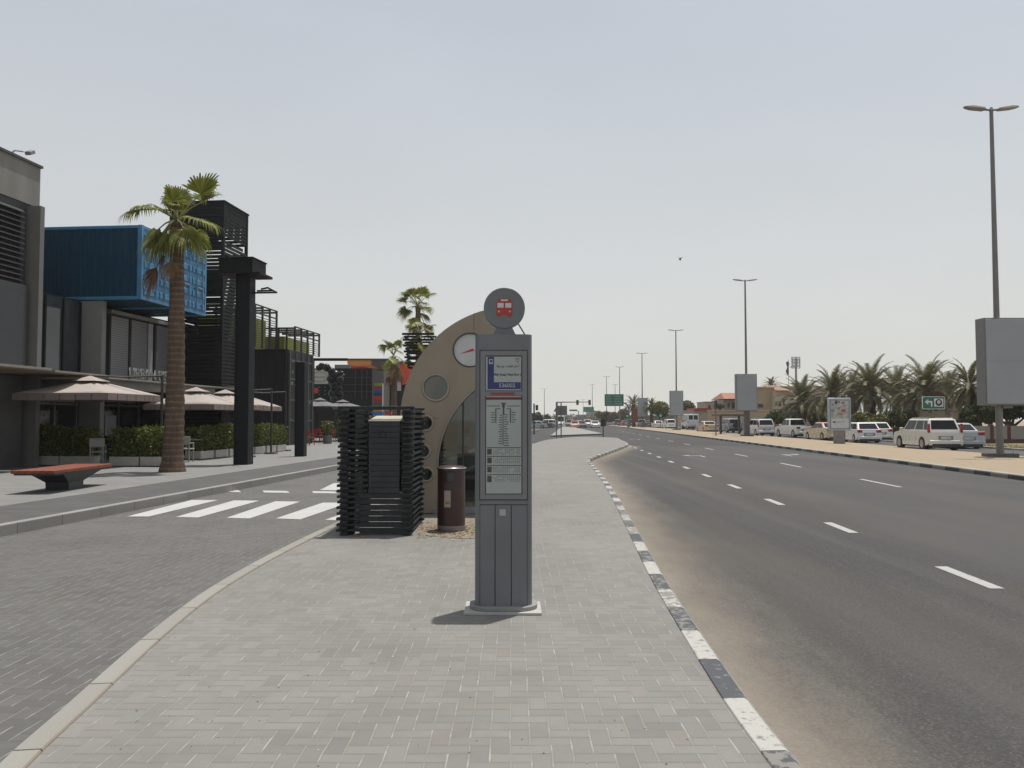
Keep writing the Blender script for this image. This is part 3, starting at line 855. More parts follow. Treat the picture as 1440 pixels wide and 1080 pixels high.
mk('logo_arrow', MB().prism([(ax(x),az(y)) for x,y in [(647.5,497.6),(667,493.5),(669,495),(664.6,490.2)]][::-1], -.036, -.031), mat('arrow_red', (.45,.02,.035), .45), q)
mk('glass_wall', MB().prism([(ax(x),az(y)) for x,y in inner_px][::-1], -.006, .006), SG, T)
mk('mullion', MB().box(ax(650),ax(652.5),-.04,.04,.06,az(560)), mat('mullion_dark', (.05,.045,.04), .5, .4), T)
mk('sill', MB().box(ax(610),ax(715),-.07,.05,.0,.10), mat('sill_grey', (.24,.25,.26), .5, .3), T, bevel=.01)
seam = MB(); seam.box(ax(666.2),ax(666.8),-.0515,-.04,az(469),az(441)); seam.box(ax(575),ax(617),-.0515,-.04,az(588.6),az(588))
mk('panel_seam', seam, mat('seam_bronze', (.05,.04,.03), .6), T)
# vault behind the end panel, rear wall and inside
D = 4.6; shell = [(563.5,721)] + arcp(722,590,158.6,180,96,30) + arcp(700,446,15,90,0,8)
si = [(565.5,721)] + arcp(722,590,156.2,180,96,30) + arcp(700,446,12.5,90,0,8)
m = MB(); nn = len(shell)
for y in (.052, D):
    m.v += [(ax(x), y, az(q)) for x, q in shell] + [(ax(x), y, az(q)) for x, q in si]
for i in range(nn-1):
    m.f += [(i, i+1, 2*nn+i+1, 2*nn+i), (nn+i+1, nn+i, 3*nn+i, 3*nn+i+1), (i+1, i, nn+i, nn+i+1), (2*nn+i, 2*nn+i+1, 3*nn+i+1, 3*nn+i)]
mk('vault', m, MAT_BRZ, T, smooth=40)
mk('rear_wall', MB().prism(P2([(566,721)] + arcp(722,590,155.5,180,96,30) + arcp(700,446,12,90,0,8) + [(712,500),(712,721)])[::-1], D-.08, D), mat('shelter_inside', (.10,.105,.10), .7), T)
mk('floor_tiles', MB().box(ax(566),ax(714),.06,D-.1,.004,.02), mat('shelter_floor', (.15,.15,.14), .7), T)
b = mk('seat', MB().box(ax(585),ax(700),2.2,2.65,.42,.47), mat('shelter_seat', (.25,.27,.27), .4, .3), T, bevel=.01)
for x in (590, 690): mk('seat_leg', MB().box(ax(x),ax(x)+.05,2.35,2.5,.02,.42), mat('mullion_dark', (.05,.045,.04), .5, .4), T)
pb = mk('notice_board', MB().box(ax(640),ax(690),D-.12,D-.081,.9,1.95), mat('board_green', (.2,.23,.22), .5), T)
mk('notice_red', MB().box(ax(650),ax(664),D-.125,D-.12,1.35,1.48), mat('notice_r', (.3,.03,.03), .5), pb)
ss_ = mk('seat_back', MB().box(ax(600),ax(690),2.62,2.66,.55,.95), mat('seat_back_green', (.22,.27,.25), .4), T)
for px, py, r, col in ((648,590,8.5,(.20,.27,.22)),(661,560,9,(.22,.24,.22)),(651,623,7,(.42,.44,.43)),(634,633,6,(.25,.28,.27))):
    mk('hanging_roundel', MB().prism([(ax(px+r*cos(radians(a))), az(py+r*sin(radians(a)))) for a in range(345,-1,-15)][::-1], .9, .93), mat('roundel_%d' % px, col, .6), T)
mk('red_notice', MB().box(ax(645),ax(657),.95,.97,az(610),az(603)), mat('notice_r', (.3,.03,.03), .5), T)
for i, (a, b, ya, yb_) in enumerate(((620,645,652,645),(652,668,640,634),(640,668,672,658))):
    mk('handrail', MB().tube([(ax(a),1.1,az(ya)),(ax(b),1.3,az(yb_))], .035, 8), mat('rail_pale', (.3,.33,.32), .4, .3), T)
mk('rear_window', MB().box(ax(618),ax(640),D-.1,D-.078,1.0,2.2), mat('rear_pale', (.16,.2,.19), .5), T)
lamp = mk('roof_strut', MB().tube([(ax(726),-.12,az(452)),(ax(737),-.12,az(470)),(ax(742),-.12,az(500))], .012, 6), mat('mullion_dark', (.05,.045,.04), .5, .4), T)
# ================================================================ LEFT SIDE (street frame: s right, t along)
def rat(px): return tan(atan((px-720)/F) - TH)
def sp(px, t): return rat(px)*t
def tp(px, s): return s/rat(px)
def zz(py, s, t): return gz(py, -s*ST + t*CT)
PZ = .13
DGREY = mat('dark_cladding', (.05,.052,.054), .55, 0, .12, 1.2, .05)
CONCW = mat('facade_concrete', (.21,.203,.185), .85, 0, .2, 1.0, .2, 40, streak=True)
FINM = mat('fin_grey', (.15,.147,.14), .7, 0, .08, 1.5)
BLK = mat('black_steel', (.011,.012,.013), .6, 0, .2, 3, 0, 60, .18)
SOFF = mat('soffit_brown', (.20,.15,.10), .7)
CANE = mat('canopy_edge', (.24,.225,.2), .5)
DGLASS = mat('shop_glass', (.008,.01,.0105), .06, 0, .3, .6, spec=.3)
def canopy(parent, s0, s1, t0, t1, z0, z1):
    c = mk('canopy', MB().box(s0, s1, t0, t1, z0+.03, z1), CANE, parent)
    mk('soffit', MB().box(s0, s1-.03, t0+.03, t1-.03, z0, z0+.028), SOFF, c)
    return c
# ---- grey building
B = thing('grey_building', 'grey concrete building with black louvres and parapet, nearest on the left', 'building', (-17.8,20,PZ), local='street')
mk('wall', MB().box(-45,-17.85,6,24.42,PZ,8.42), DGREY, B)
mk('parapet', MB().box(-45,-17.78,6,24.5,8.42,9.72), CONCW, B)
mk('coping', MB().box(-45,-17.72,6,24.55,9.72,9.80), mat('coping_dark', (.06,.06,.06), .6), B)
lv = mk('louvre_panel', MB().box(-17.85,-17.80,8,23.72,5.85,8.40), GASK, B)
m = MB(); z = 5.9
while z < 8.2:
    m.add([(-17.80,8,z+.11),(-17.66,8,z),(-17.66,23.7,z),(-17.80,23.7,z+.11),(-17.80,8,z+.13),(-17.66,8,z+.025),(-17.66,23.7,z+.025),(-17.80,23.7,z+.13)],
          [(3,2,1,0),(4,5,6,7),(0,1,5,4),(1,2,6,5),(2,3,7,6),(3,0,4,7)]); z += .165
mk('slat', m, mat('louvre_dark', (.05,.05,.055), .45, .3), lv)
mk('cladding_panel', MB().box(-17.85,-17.6,8,23.8,3.25,5.78), mat('panel_slate', (.045,.049,.053), .6, 0, .08), B, bevel=.01)
mk('cladding_panel', MB().box(-17.85,-17.62,8,16.5,PZ,2.95), mat('panel_grey', (.07,.07,.072), .6, 0, .08), B)
mk('cladding_panel', MB().box(-17.85,-17.62,16.7,23.7,PZ,2.95), mat('panel_grey', (.07,.07,.072), .6, 0, .08), B)
mk('fin', MB().box(-18.1,-17.38,24.0,24.2,PZ,8.36), FINM, B)
canopy(B, -17.9, -15.75, 10, 22.4, 3.0, 3.10)
fl = thing('floodlight', 'small grey floodlight on a bent arm above the roof parapet', 'floodlight', (-17.9,23.9,9.8), local='street')
mk('arm', MB().tube([(-18.1,23.4,9.8),(-18.0,23.6,10.02),(-17.95,23.9,10.08)], .025, 6), mat('lamp_grey', (.2,.2,.21), .5), fl)
mk('lamp_head', MB().cbox((-17.88,24.12,10.12), (.2,.26,.12), 0, .5), mat('lamp_grey', (.2,.2,.21), .5), fl, bevel=.02)

# ---- container building
B = thing('cafe_building', 'dark cafe block with glazed shopfront, white pier and blind covered windows', 'building', (-18.2,30,PZ), local='street')
mk('wall', MB().box(-45,-18.35,24.5,36.4,PZ,5.87), mat('cafe_dark', (.015,.016,.017), .8, 0, .2, 3, 0, 60, .2), B)
mk('glass_wall', MB().box(-18.35,-18.30,24.6,27.5,3.2,5.8), mat('blue_glass', (.035,.045,.05), .04, 0, .3, .5, spec=.6), B)
m = MB()
for t in (24.6, 25.55, 26.5, 27.42): m.box(-18.30,-18.24,t,t+.07,3.2,5.8)
mk('mullion', m, BLK, B)
mk('pier', MB().box(-18.42,-17.5,27.55,27.8,3.12,5.86), mat('pier_white', (.20,.198,.19), .75, 0, .06), B)
mk('pier', MB().box(-18.42,-17.5,27.55,27.8,PZ,2.92), mat('pier_white', (.20,.198,.19), .75, 0, .06), B)
ps = mk('poster_panel', MB().box(-18.35,-18.25,28.0,29.0,3.2,5.3), mat('poster_grey', (.2,.205,.21), .6), B)
me = text_mesh('X', 1.35, (-18.245, 28.55, 4.1), rz=pi/2, width=.6, bold=.03)
mk('poster_mark', me, mat('mark_dark', (.05,.045,.04), .7), ps)
BLIND = N('window_blind'); c = BLIND.coord(); zq = BLIND.math('FLOORED_MODULO', BLIND.math('DIVIDE', BLIND.sep(c)[2], .09), 1.0)
BLIND = BLIND.done(BLIND.mix(BLIND.smooth(zq, .6, .95), (.235,.235,.245), (.10,.10,.105)), .35, .2, .5)
wf = mk('window_frame', MB().box(-18.34,-18.28,29.0,35.7,3.15,5.62), BLK, B)
mk('lintel', MB().box(-18.34,-18.05,29.0,35.8,5.62,5.75), mat('lintel_grey', (.24,.235,.225), .7), B)
mk('lintel', MB().box(-18.30,-17.98,35.62,35.74,3.15,5.62), mat('lintel_grey', (.24,.235,.225), .7), B)
spans = [(29.25,30.4),(30.62,31.75),(31.85,32.2),(32.5,33.75),(33.95,35.1),(35.2,35.55)]
for i, (a, b) in enumerate(spans):
    mk('blind', MB().box(-18.28,-18.20,a,b,3.2,5.55), BLIND if i != 2 else mat('curtain', (.3,.3,.31), .6), wf)
canopy(B, -18.3, -15.85, 22.7, 25.3, 2.98, 3.06)
cc_ = canopy(B, -18.3, -15.9, 25.5, 36.6, 2.92, 3.0)
mk('fascia', MB().box(-18.25,-16.1,25.7,33.5,2.62,2.915), mat('fascia_grey', (.16,.155,.145), .7), B)
me = text_mesh('URBAN BISTRO', .52, (-15.98, 28.6, 3.2), rz=pi/2 , width=1.02, extr=.02)
mk('sign_letters', me, mat('letters_pale', (.2,.2,.19), .6), B)
# shopfront
sf = mk('shopfront', MB().box(-18.35,-18.31,24.7,36.0,PZ,2.6), DGLASS, B)
m = MB()
for t in (24.7, 26.1, 27.3, 28.5, 29.9, 31.3, 32.7, 34.1, 35.6): m.box(-18.31,-18.24,t,t+.09,PZ,2.6)
m.box(-18.31,-18.25,24.7,36,2.1,2.18); m.box(-18.31,-18.25,24.7,36,PZ,.25)
mk('mullion', m, mat('shop_frame', (.06,.06,.06), .5), sf)
mk('menu_board', MB().box(-18.235,-18.2,29.0,29.7,1.0,1.75), mat('menu_pale', (.30,.31,.33), .6), sf)

# ---- blue shipping containers with their door ends to the street
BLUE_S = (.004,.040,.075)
def container(name, label, s1, t0, t1, z0, z1, L, colmat, doormat, group=None, doors=True):
    T = thing(name, label, 'container', (s1-1, (t0+t1)/2, z0), local='street', group=group)
    mk('body', MB().box(s1-L, s1-.07, t0+.02, t1-.02, z0+.06, z1-.03), colmat, T)
    m = MB()
    for y in (t0, t1-.12):
        for z in (z0, z1-.11):
            m.box(s1-L, s1-.19, y, y+.12, z, z+.11)
        for x in (s1-L, s1-.19): m.box(x, x+.17, y-.004, y+.124, z0-.004, z1+.004)
    mk('frame', m, doormat, T, bevel=.008, seg=1)
    mk('header', MB().box(s1-.10, s1-.03, t0+.12, t1-.12, z1-.12, z1-.01), doormat, T)
    mk('door_sill', MB().box(s1-.10, s1-.02, t0+.12, t1-.12, z0, z0+.12), doormat, T)
    if not doors: return T
    mid = (t0+t1)/2
    for a, b in ((t0+.13, mid-.012), (mid+.012, t1-.13)):
        d = mk('door', MB().box(s1-.075, s1-.045, a, b, z0+.13, z1-.13), doormat, T)
        m = MB(); H = (z1-z0-.26)
        for q in range(5):
            za = z0+.16+H*q/5; zb = za+H/5*.62
            m.add([(s1-.045,a+.05,za),(s1-.005,a+.05,za+.06),(s1-.005,b-.05,za+.06),(s1-.045,b-.05,za),
                   (s1-.045,a+.05,zb),(s1-.005,a+.05,zb-.05),(s1-.005,b-.05,zb-.05),(s1-.045,b-.05,zb)],
                  [(0,1,2,3),(7,6,5,4),(0,4,5,1),(1,5,6,2),(2,6,7,3)])
        mk('door_rib', m, doormat, d)
        for f in (.28, .74):
            y = a+(b-a)*f
            r_ = MB().tube([(s1+.03,y,z0+.1),(s1+.03,y,z1-.1)], .022, 8)
            for z in (z0+.35, z0+.95, z1-.95, z1-.3): r_.box(s1-.02, s1+.05, y-.05, y+.05, z, z+.07)
            mk('locking_bar', r_, doormat, d)
        mk('handle', MB().box(s1+.03, s1+.06, a+(b-a)*.3, a+(b-a)*.7, z0+1.05, z0+1.09), mat('steel_dull', (.3,.33,.36), .5, .5), d)
    return T
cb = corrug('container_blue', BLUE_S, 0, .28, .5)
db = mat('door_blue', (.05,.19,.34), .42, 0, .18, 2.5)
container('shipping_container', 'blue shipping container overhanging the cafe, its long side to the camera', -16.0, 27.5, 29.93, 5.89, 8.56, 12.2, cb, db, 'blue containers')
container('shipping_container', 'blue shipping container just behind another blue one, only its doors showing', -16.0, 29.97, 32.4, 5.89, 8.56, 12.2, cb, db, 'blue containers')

# ---- slatted tower
T = thing('slatted_tower', 'tall black tower of open horizontal slats behind the blue containers', 'tower', (-17.2,35.1,PZ), local='street')
s0, s1, t0, t1, zt = -18.5, -16.0, 33.9, 36.4, 11.1
m = MB()
for x in (s0, s1-.12):
    for y in (t0, t1-.12): m.box(x, x+.12, y, y+.12, PZ, zt)
mk('post', m, BLK, T)
mk('roof_frame', MB().box(s0-.03, s1+.03, t0-.03, t1+.03, zt, zt+.07), BLK, T)
for face in range(4):
    m = MB(); z = PZ+.1
    while z < zt-.03:
        h = .125
        if z > zt-.75 or rng.random() < (.98 if face in (1, 3) else .94):
            w = 0.0 if rng.random() < .9 else rng.uniform(0,.7)
            if z > zt-.75: h = .15
            if face == 0: m.box(s0+.1, s1-.1-w*.3, t0+.02, t0+.06, z, z+h)
            if face == 2: m.box(s0+.1, s1-.1, t1-.06, t1-.02, z, z+h)
            if face == 1: m.box(s1-.06, s1-.02, t0+.1, t1-.1-w, z, z+h)
            if face == 3: m.box(s0+.02, s0+.06, t0+.1, t1-.1, z, z+h)
        z += .165
    mk('slats', m, BLK, T)
mk('stair_core', MB().box(s0+.5, s1-.5, t0+.5, t1-.5, PZ, 5.2), GASK, T)

# ---- black columns along the pavement
def column(label, s, t, w, ztop, cap):
    T = thing('black_column', label, 'column', (s,t,PZ), local='street', group='black steel columns')
    mk('shaft', MB().box(s-w/2, s+w/2, t-w/2, t+w/2, PZ, ztop), mat('column_black', (.013,.015,.018), .55, 0, .15, 2, 0, 60, .2), T, bevel=.012)
    mk('flange', MB().box(s-w/2-.012, s-w/2+.05, t-w/2-.02, t+w/2+.02, PZ+.002, ztop), BLK, T)
    if cap:
        mk('cap_box', MB().box(s-.72, s+.42, t-.5, t+.62, ztop, ztop+.5).box(s-.75, s+.45, t-.53, t+.65, ztop+.5, ztop+.54), BLK, T, bevel=.01)
        mk('cap_lip', MB().box(s+.1, s+.66, t-.45, t+.6, ztop-.03, ztop+.05), BLK, T)
        m = MB(); zb = zz(412, s, t)
        a, b = s+w/2, s+1.05
        m.tube([(a,t,zb),(b,t,zb)], .03, 6); m.tube([(a,t+.35,zb+.12),(b-.22,t+.2,zb+.10)], .03, 6)
        m.tube([(a,t+.7,zb+.24),(b-.48,t+.45,zb+.24)], .03, 6); m.tube([(b,t,zb),(b-.5,t+.45,zb+.24)], .03, 6)
        mk('bracket', m, BLK, T)
    return T
column('black steel column with a box head, right behind the foreground palm', -11.43, 25.9, .46, 6.35, True)
column('plain shorter black steel column farther up the pavement', -11.66, 31.8, .36, 3.9, False)

# ---- black block with roof terraces
B = thing('black_building', 'black windowless block with slatted terraces on its roof', 'building', (-18,47,PZ), local='street')
mk('wall', MB().box(-45,-17.42,45,49.3,PZ,5.62), corrug('black_ribbed', (.009,.0095,.012), 0, .3, .7), B)
mk('side_panel', MB().box(-17.42,-17.37,45.2,49.2,PZ,5.6), mat('panel_char', (.028,.028,.030), .6, 0, .25, 1.2, 0, 60, .2), B)
m = MB()
for t in (45.3, 46.3, 47.3, 48.3, 49.1): m.box(-17.37,-17.30,t,t+.1,PZ,5.55)
for z in (1.5, 2.7, 3.9, 5.0): m.box(-17.37,-17.33,45.3,49.15,z,z+.08)
mk('window_frame', m, mat('frame_mid', (.07,.07,.07), .5), B)
m = MB()
for i in range(16):
    t = rng.uniform(45.4,49); z = rng.uniform(1.2,5); m.box(-17.365,-17.345,t,t+rng.uniform(.15,.4),z,z+rng.uniform(.05,.2))
mk('window_reflection_panel', m, mat('pane_grey', (.12,.12,.12), .4), B)
LIME = mat('lime_sheet', (.23,.25,.035), .6, 0, .15, 2)
def pergola(label, s0, s1, t0, t1, z0, z1, bays, face):
    T = thing('roof_pergola', label, 'pergola', ((s0+s1)/2,(t0+t1)/2,z0), local='street', group='lime roof terraces')
    m = MB()
    for i in range(bays+1):
        t = t0+(t1-t0-.1)*i/bays
        m.box(s1-.1, s1, t, t+.1, z0, z1)
        m.box(s0, s1, t, t+.1, z1, z1+.1)
    for s in (s0, s1-.1): m.box(s, s+.1, t0, t1, z1+.1, z1+.16)
    for i in range(bays+1):
        s = s0+(s1-s0-.1)*i/bays; m.box(s, s+.1, t0, t0+.1, z0, z1)
    m.box(s1-.08, s1-.02, t0, t1, z1-.35, z1-.28)
    mk('frame', m, mat('pergola_dark', (.035,.034,.03), .6), T)
    m = MB(); z = z0
    while z < z1-.5:
        m.box(s1-.05, s1-.02, t0+.1, t1-.1, z, z+.035); z += .13
    mk('railing', m, mat('pergola_dark', (.035,.034,.03), .6), T)
    mk('lime_wall', MB().box(s1-.8, s1-.72, t0+.15, t1, z0, z1-.42).box(s0, s1-.8, t0+.3, t0+.36, z0, z1-.4), LIME, T)
    return T
pergola('lime green walled roof terrace under a dark slatted frame beside the column', -22, -18.55, 43.3, 46.5, 5.62, 7.85, 3, 0)
pergola('second lime roof terrace, lower, with dark posts on the black block corner', -19.6, -17.5, 46.6, 51.0, 5.62, 6.95, 4, 0)

# ---- farther blocks: black containers, orange and red ones, dark walls
def yb(px0, px1, Y, y0, y1):     # world box limits from photo columns/rows at distance Y
    return gx(px0,Y), gx(px1,Y), gz(y1,Y), gz(y0,Y)
def block(name, label, cat, px0, px1, ytop, ybot, Y, D, mt, group=None, z0=None):
    x0, x1, zb, zt = yb(px0, px1, Y, ytop, ybot)
    if z0 is not None: zb = z0
    T = thing(name, label, cat, ((x0+x1)/2, Y, zb), group=group)
    w = mk('wall', MB().box(x0, x1, Y, Y+D, zb, zt), mt, T)
    return T, x0, x1, zb, zt
T, x0, x1, zb, zt = block('container_shop', 'black container shop with cream sign board behind the grey umbrellas', 'shop', 436, 523, 518, 620, 66, 6, mat('shop_black', (.012,.013,.014), .65, 0, .2, 1.5, 0, 60, .2), z0=PZ)
m = MB()
for y in (531, 541, 551): m.box(gx(478,65.9), gx(522,65.9), 65.93, 66, gz(y,66), gz(y-.6,66))
for px in (499, 508, 515): m.box(gx(px,65.9), gx(px+.8,65.9), 65.93, 66, gz(560,66), gz(520,66))
mk('cladding_joint', m, mat('joint_grey', (.06,.06,.062), .6), T)
sb = mk('sign_board', MB().box(gx(437,65.9), gx(461,65.9), 65.9, 66, gz(540,66), gz(520,66)), mat('sign_cream', (.46,.45,.39), .6), T)
m = MB(); cx_, cz_ = gx(449,65.88), gz(530,66)
m.tube([(cx_+.62*cos(radians(a)), 65.88, cz_+.40*sin(radians(a))) for a in range(0,361,15)], .02, 5)
m.tube([(cx_-.5+.1*i, 65.88, cz_-.02+.06*sin(i*2.2)) for i in range(11)], .022, 5)
mk('sign_script', m, mat('sign_olive', (.12,.12,.06), .7), sb)
wn = mk('window', MB().box(gx(437,65.9), gx(470,65.9), 65.94, 66, gz(556,66), gz(542,66)), mat('window_green_black', (.015,.022,.02), .1), T)
m = MB()
for px in (448, 456): 
    for y in (544, 549, 554): m.box(gx(px,65.9), gx(px+1.5,65.9), 65.92, 65.94, gz(y+1,66), gz(y,66))
mk('window_light', m, mat('pane_pale', (.2,.22,.22), .3), wn)
mk('red_panel', MB().box(gx(437,65.9), gx(447,65.9), 65.9, 65.94, gz(553,66), gz(545.5,66)), mat('panel_red', (.5,.04,.02), .5), wn)
mk('roof_rail', MB().box(gx(470,66), gx(492,66), 66, 66.3, zt, zt+.3), mat('rail_grey', (.15,.15,.15), .6), T)
# glossy black sculpture
T = thing('black_sculpture', 'glossy black lumpy sculpture mounted in front of the cream sign board', 'sculpture', (gx(472,63),63,gz(566,63)))
GB = mat('gloss_black', (.007,.007,.008), .28, 0, .2, spec=.3)
m = MB()
for px, py, r in ((459,517,.42),(447,517,.33),(452,514,.30),(466,522,.40),(472,527,.46),(476,535,.5),(470,541,.45),(465,533,.38),(475,546,.46),(468,553,.44),(477,555,.42),(471,561,.40),(480,525,.22),(484,528,.16)):
    m.ico((gx(px,63)+rng.uniform(-.05,.05), 63+rng.uniform(-.2,.2), gz(py,63)), r*.8, 2, .10)
m.tube([(gx(472,63),63.2,gz(562,63)),(gx(472,63),63.4,PZ)], .10, 8)
mk('figure', m, GB, T, smooth=180)
mk('highlight_strip', MB().box(gx(481,62.6), gx(484,62.6), 62.55, 62.6, gz(529,62.6), gz(526.5,62.6)), mat('chrome', (.6,.6,.6), .1, 1), T)
# portal beam
T = thing('portal_frame', 'thin black portal frame with a long top beam above the container shop', 'frame', (gx(460,58),58,PZ))
mk('beam', MB().box(gx(430,58), gx(488,58), 58, 58.3, gz(507.2,58), gz(503.6,58)), BLK, T)
mk('post', MB().box(gx(437,58), gx(440.5,58), 58, 58.3, PZ, gz(507.2,58)), BLK, T)
mk('post', MB().box(gx(429,58), gx(432,58), 58, 58.3, PZ, gz(507.2,58)), BLK, T)
m = MB()
for y in (512, 521, 528, 536, 548, 560): m.box(gx(432.5,57.9), gx(436.5,57.9), 57.95, 58.1, gz(y+4,58), gz(y,58))
mk('light_pane', m, mat('pane_grey', (.12,.12,.12), .4), T)

T, *_ = block('orange_container', 'dark roofed container with an orange end band above the black shop', 'container', 488, 534, 505.5, 512, 88, 8, mat('orange_band', (.62,.22,.03), .6, 0, .1))
mk('roof', MB().box(gx(487,87.9), gx(546,87.9), 87.8, 97, gz(506.5,88), gz(504.3,88)), mat('roof_char', (.06,.05,.045), .6), T)
mk('end_band', MB().box(gx(522,87.9), gx(536,87.9), 87.9, 97, gz(514,88), gz(506.6,88)), mat('roof_char', (.06,.05,.045), .6), T)
block('red_container', 'short red container end under the orange band', 'container', 490, 512, 512.2, 519, 92, 8, corrug('container_dull_red', (.5,.04,.03), 0, .3))
T, *_ = block('grey_block', 'brown grey block between the black shop and the red container', 'building', 512, 537, 514, 600, 96, 6, mat('grey_brown', (.10,.095,.088), .7))
T = thing('shipping_container', 'bright red container raised high on dark walls behind the far palms', 'container', (gx(560,103),103,gz(540,103)))
m_r = corrug('container_red', (.62,.075,.03), 0, .28)
mk('body', MB().box(gx(537,103), gx(612,103), 103, 107, gz(540.5,103), gz(511,103)), m_r, T)
mk('corner_post', MB().box(gx(559,102.9), gx(561.5,102.9), 102.9, 103, gz(540,103), gz(513,103)), mat('post_pale', (.3,.22,.18), .6), T)
mk('roof_edge', MB().box(gx(520,102.9), gx(566,102.9), 102.8, 107, gz(512,103), gz(508,103)), mat('roof_char', (.06,.05,.045), .6), T)
block('dark_wall', 'black wall below the red container', 'wall', 536, 612, 541, 612, 104.5, 3, mat('wall_black', (.012,.012,.013), .8, spec=.2))
T = thing('white_banner', 'narrow white banner hanging below the red container', 'banner', (gx(561,102),102,PZ))
mk('cloth', MB().box(gx(558.5,102), gx(564,102), 101.95, 102, gz(549.5,102), gz(537,102)), mat('banner_white', (.5,.47,.52), .7), T)
mk('pole', MB().tube([(gx(564.5,102),102,PZ),(gx(564.5,102),102,gz(536,102))], .07, 6), BLK, T)
# colour block tower
T = thing('colour_block_tower', 'stack of green, red and blue painted blocks behind the slatted enclosure', 'sculpture', (gx(531,60),60,PZ))
cols = [('b_green',(.2,.3,.03),538.5,543),('b_maroon',(.3,.02,.03),543,548),('b_blue',(.02,.08,.32),548,552.5),('b_black',(.02,.02,.03),552.5,556.5),('b_red',(.42,.03,.02),556.5,562),
        ('b_red2',(.3,.015,.02),562,566.5),('b_dgreen',(.015,.12,.05),566.5,570.5),('b_red3',(.38,.02,.04),570.5,576),('b_yellow',(.42,.28,.02),576,590)]
for i, (nm, c_, ya, yb_) in enumerate(cols):
    o_ = rng.uniform(-.6,.6)
    mk('block', MB().box(gx(525.5+o_,60), gx(537+o_*.3,60), 60, 60.6, gz(yb_,60), gz(ya,60)), mat(nm, c_, .5), T)
mk('edge_rail', MB().box(gx(537.6,60), gx(538.8,60), 59.95, 60.1, gz(600,60), gz(540,60)), mat('rail_white', (.6,.6,.58), .5), T)
T = thing('colour_play_bench', 'low row of yellow, blue and red blocks glimpsed through the enclosure slats', 'sculpture', (gx(530,50),50,PZ))
for i, (a, b, ya, yb_, c_) in enumerate(((503,517,579,582,(.42,.27,.03)),(509,520,584,588,(.4,.27,.03)),(521,538,579,584,(.05,.13,.4)),(541,550,578,583,(.4,.03,.05)),(503,551,588,600,(.12,.12,.12)))):
    mk('block', MB().box(gx(a,50), gx(b,50), 50, 50.5, gz(yb_,50), gz(ya,50)), mat('play%d' % i, c_, .5), T)

# ---- slatted basket round a far palm
T = thing('palm_basket', 'flared black slatted basket raised on a post round a palm crown', 'planter', (gx(589,45),45,PZ))
m = MB(); bx = gx(589.5,45); za, zb_ = gz(517,45), gz(469,45)
for i in range(12):
    z = za+(zb_-za)*i/12; w = .60+.18*i/12
    if i % 2: m.box(bx-w-.1, bx+w+.1, 45-w, 45-w+.1, z, z+.115).box(bx-w-.1, bx+w+.1, 45+w-.1, 45+w, z, z+.10)
    else: m.box(bx-w, bx-w+.1, 45-w-.1, 45+w+.1, z, z+.10).box(bx+w-.1, bx+w, 45-w-.1, 45+w+.1, z, z+.10)
mk('slats', m, BLK, T)
mk('post', MB().box(bx-.22, bx+.22, 44.8, 45.2, PZ, za+.05), BLK, T)
mk('base_board', MB().box(bx-.58, bx+.58, 44.45, 45.55, za-.06, za), BLK, T)

# ---- bench
b0 = gp(48, 665.5, .55); b1 = gp(139, 654.5, .55)
bc = ((b0[0]+b1[0])/2-.05, (b0[1]+b1[1])/2)
bang = atan2(b1[0]-b0[0], b1[1]-b0[1])
T = thing('bench', 'red slatted bench on one dark flared pedestal in the sunny pavement', 'bench', (*bc, PZ), rz=-bang, local=False)
RED = mat('bench_red', (.175,.042,.019), .6, 0, .2, 5)
m = MB()
for i in range(6):
    x = -.42+i*.142; m.box(x, x+.13, -1.28, 1.28, .40, .465)
mk('seat', m, RED, T, bevel=.006, seg=1)
mk('seat_frame', MB().box(-.40,.40,-1.2,1.2,.365,.398), mat('bench_dark', (.025,.026,.028), .5), T)
m = MB().frustum([(-.24,-.3,0),(.24,-.3,0),(.24,.3,0),(-.24,.3,0)], [(-.24,-.32,.16),(.24,-.32,.16),(.24,.32,.16),(-.24,.32,.16)])
m.frustum([(-.24,-.32,.16),(.24,-.32,.16),(.24,.32,.16),(-.24,.32,.16)], [(-.34,-.75,.36),(.34,-.75,.36),(.34,.95,.36),(-.34,.95,.36)])
mk('pedestal', m, mat('bench_dark', (.025,.026,.028), .5), T)

# ---- planters with hedges
LEAF_H = leafmat('hedge_leaf', (.03,.045,.009), (.10,.125,.022), (.23,.235,.055), .5, .3)
POT = mat('planter_white', (.40,.385,.35), .7, 0, .1, 4)
SOIL = mat('soil', (.05,.04,.03), .95)
def leafbox(x0,x1,y0,y1,z0,z1,n,size,rnd,top=.5):
    m = MB()
    for i in range(n):
        # denser near the outside, ragged edge
        x = rnd.uniform(x0,x1); y = rnd.uniform(y0,y1); z = z0+(z1-z0)*rnd.random()**.8
        ed = rnd.gauss(0,.05)
        c_ = Vector((x+ed, y+rnd.gauss(0,.05), z+abs(rnd.gauss(0,.04))*(z > z1-.15)))
        a = Vector((rnd.gauss(0,1), rnd.gauss(0,1), rnd.gauss(.2,.8))).normalized()
        b = a.orthogonal().normalized(); b = (Matrix.Rotation(rnd.uniform(0,6.28), 3, a) @ b); w = a.cross(b)
        s_ = size*rnd.uniform(.6,1.35)
        m.add([c_-b*s_, c_+w*s_*.45, c_+b*s_, c_-w*s_*.45], [(0,1,2,3)])
    return m
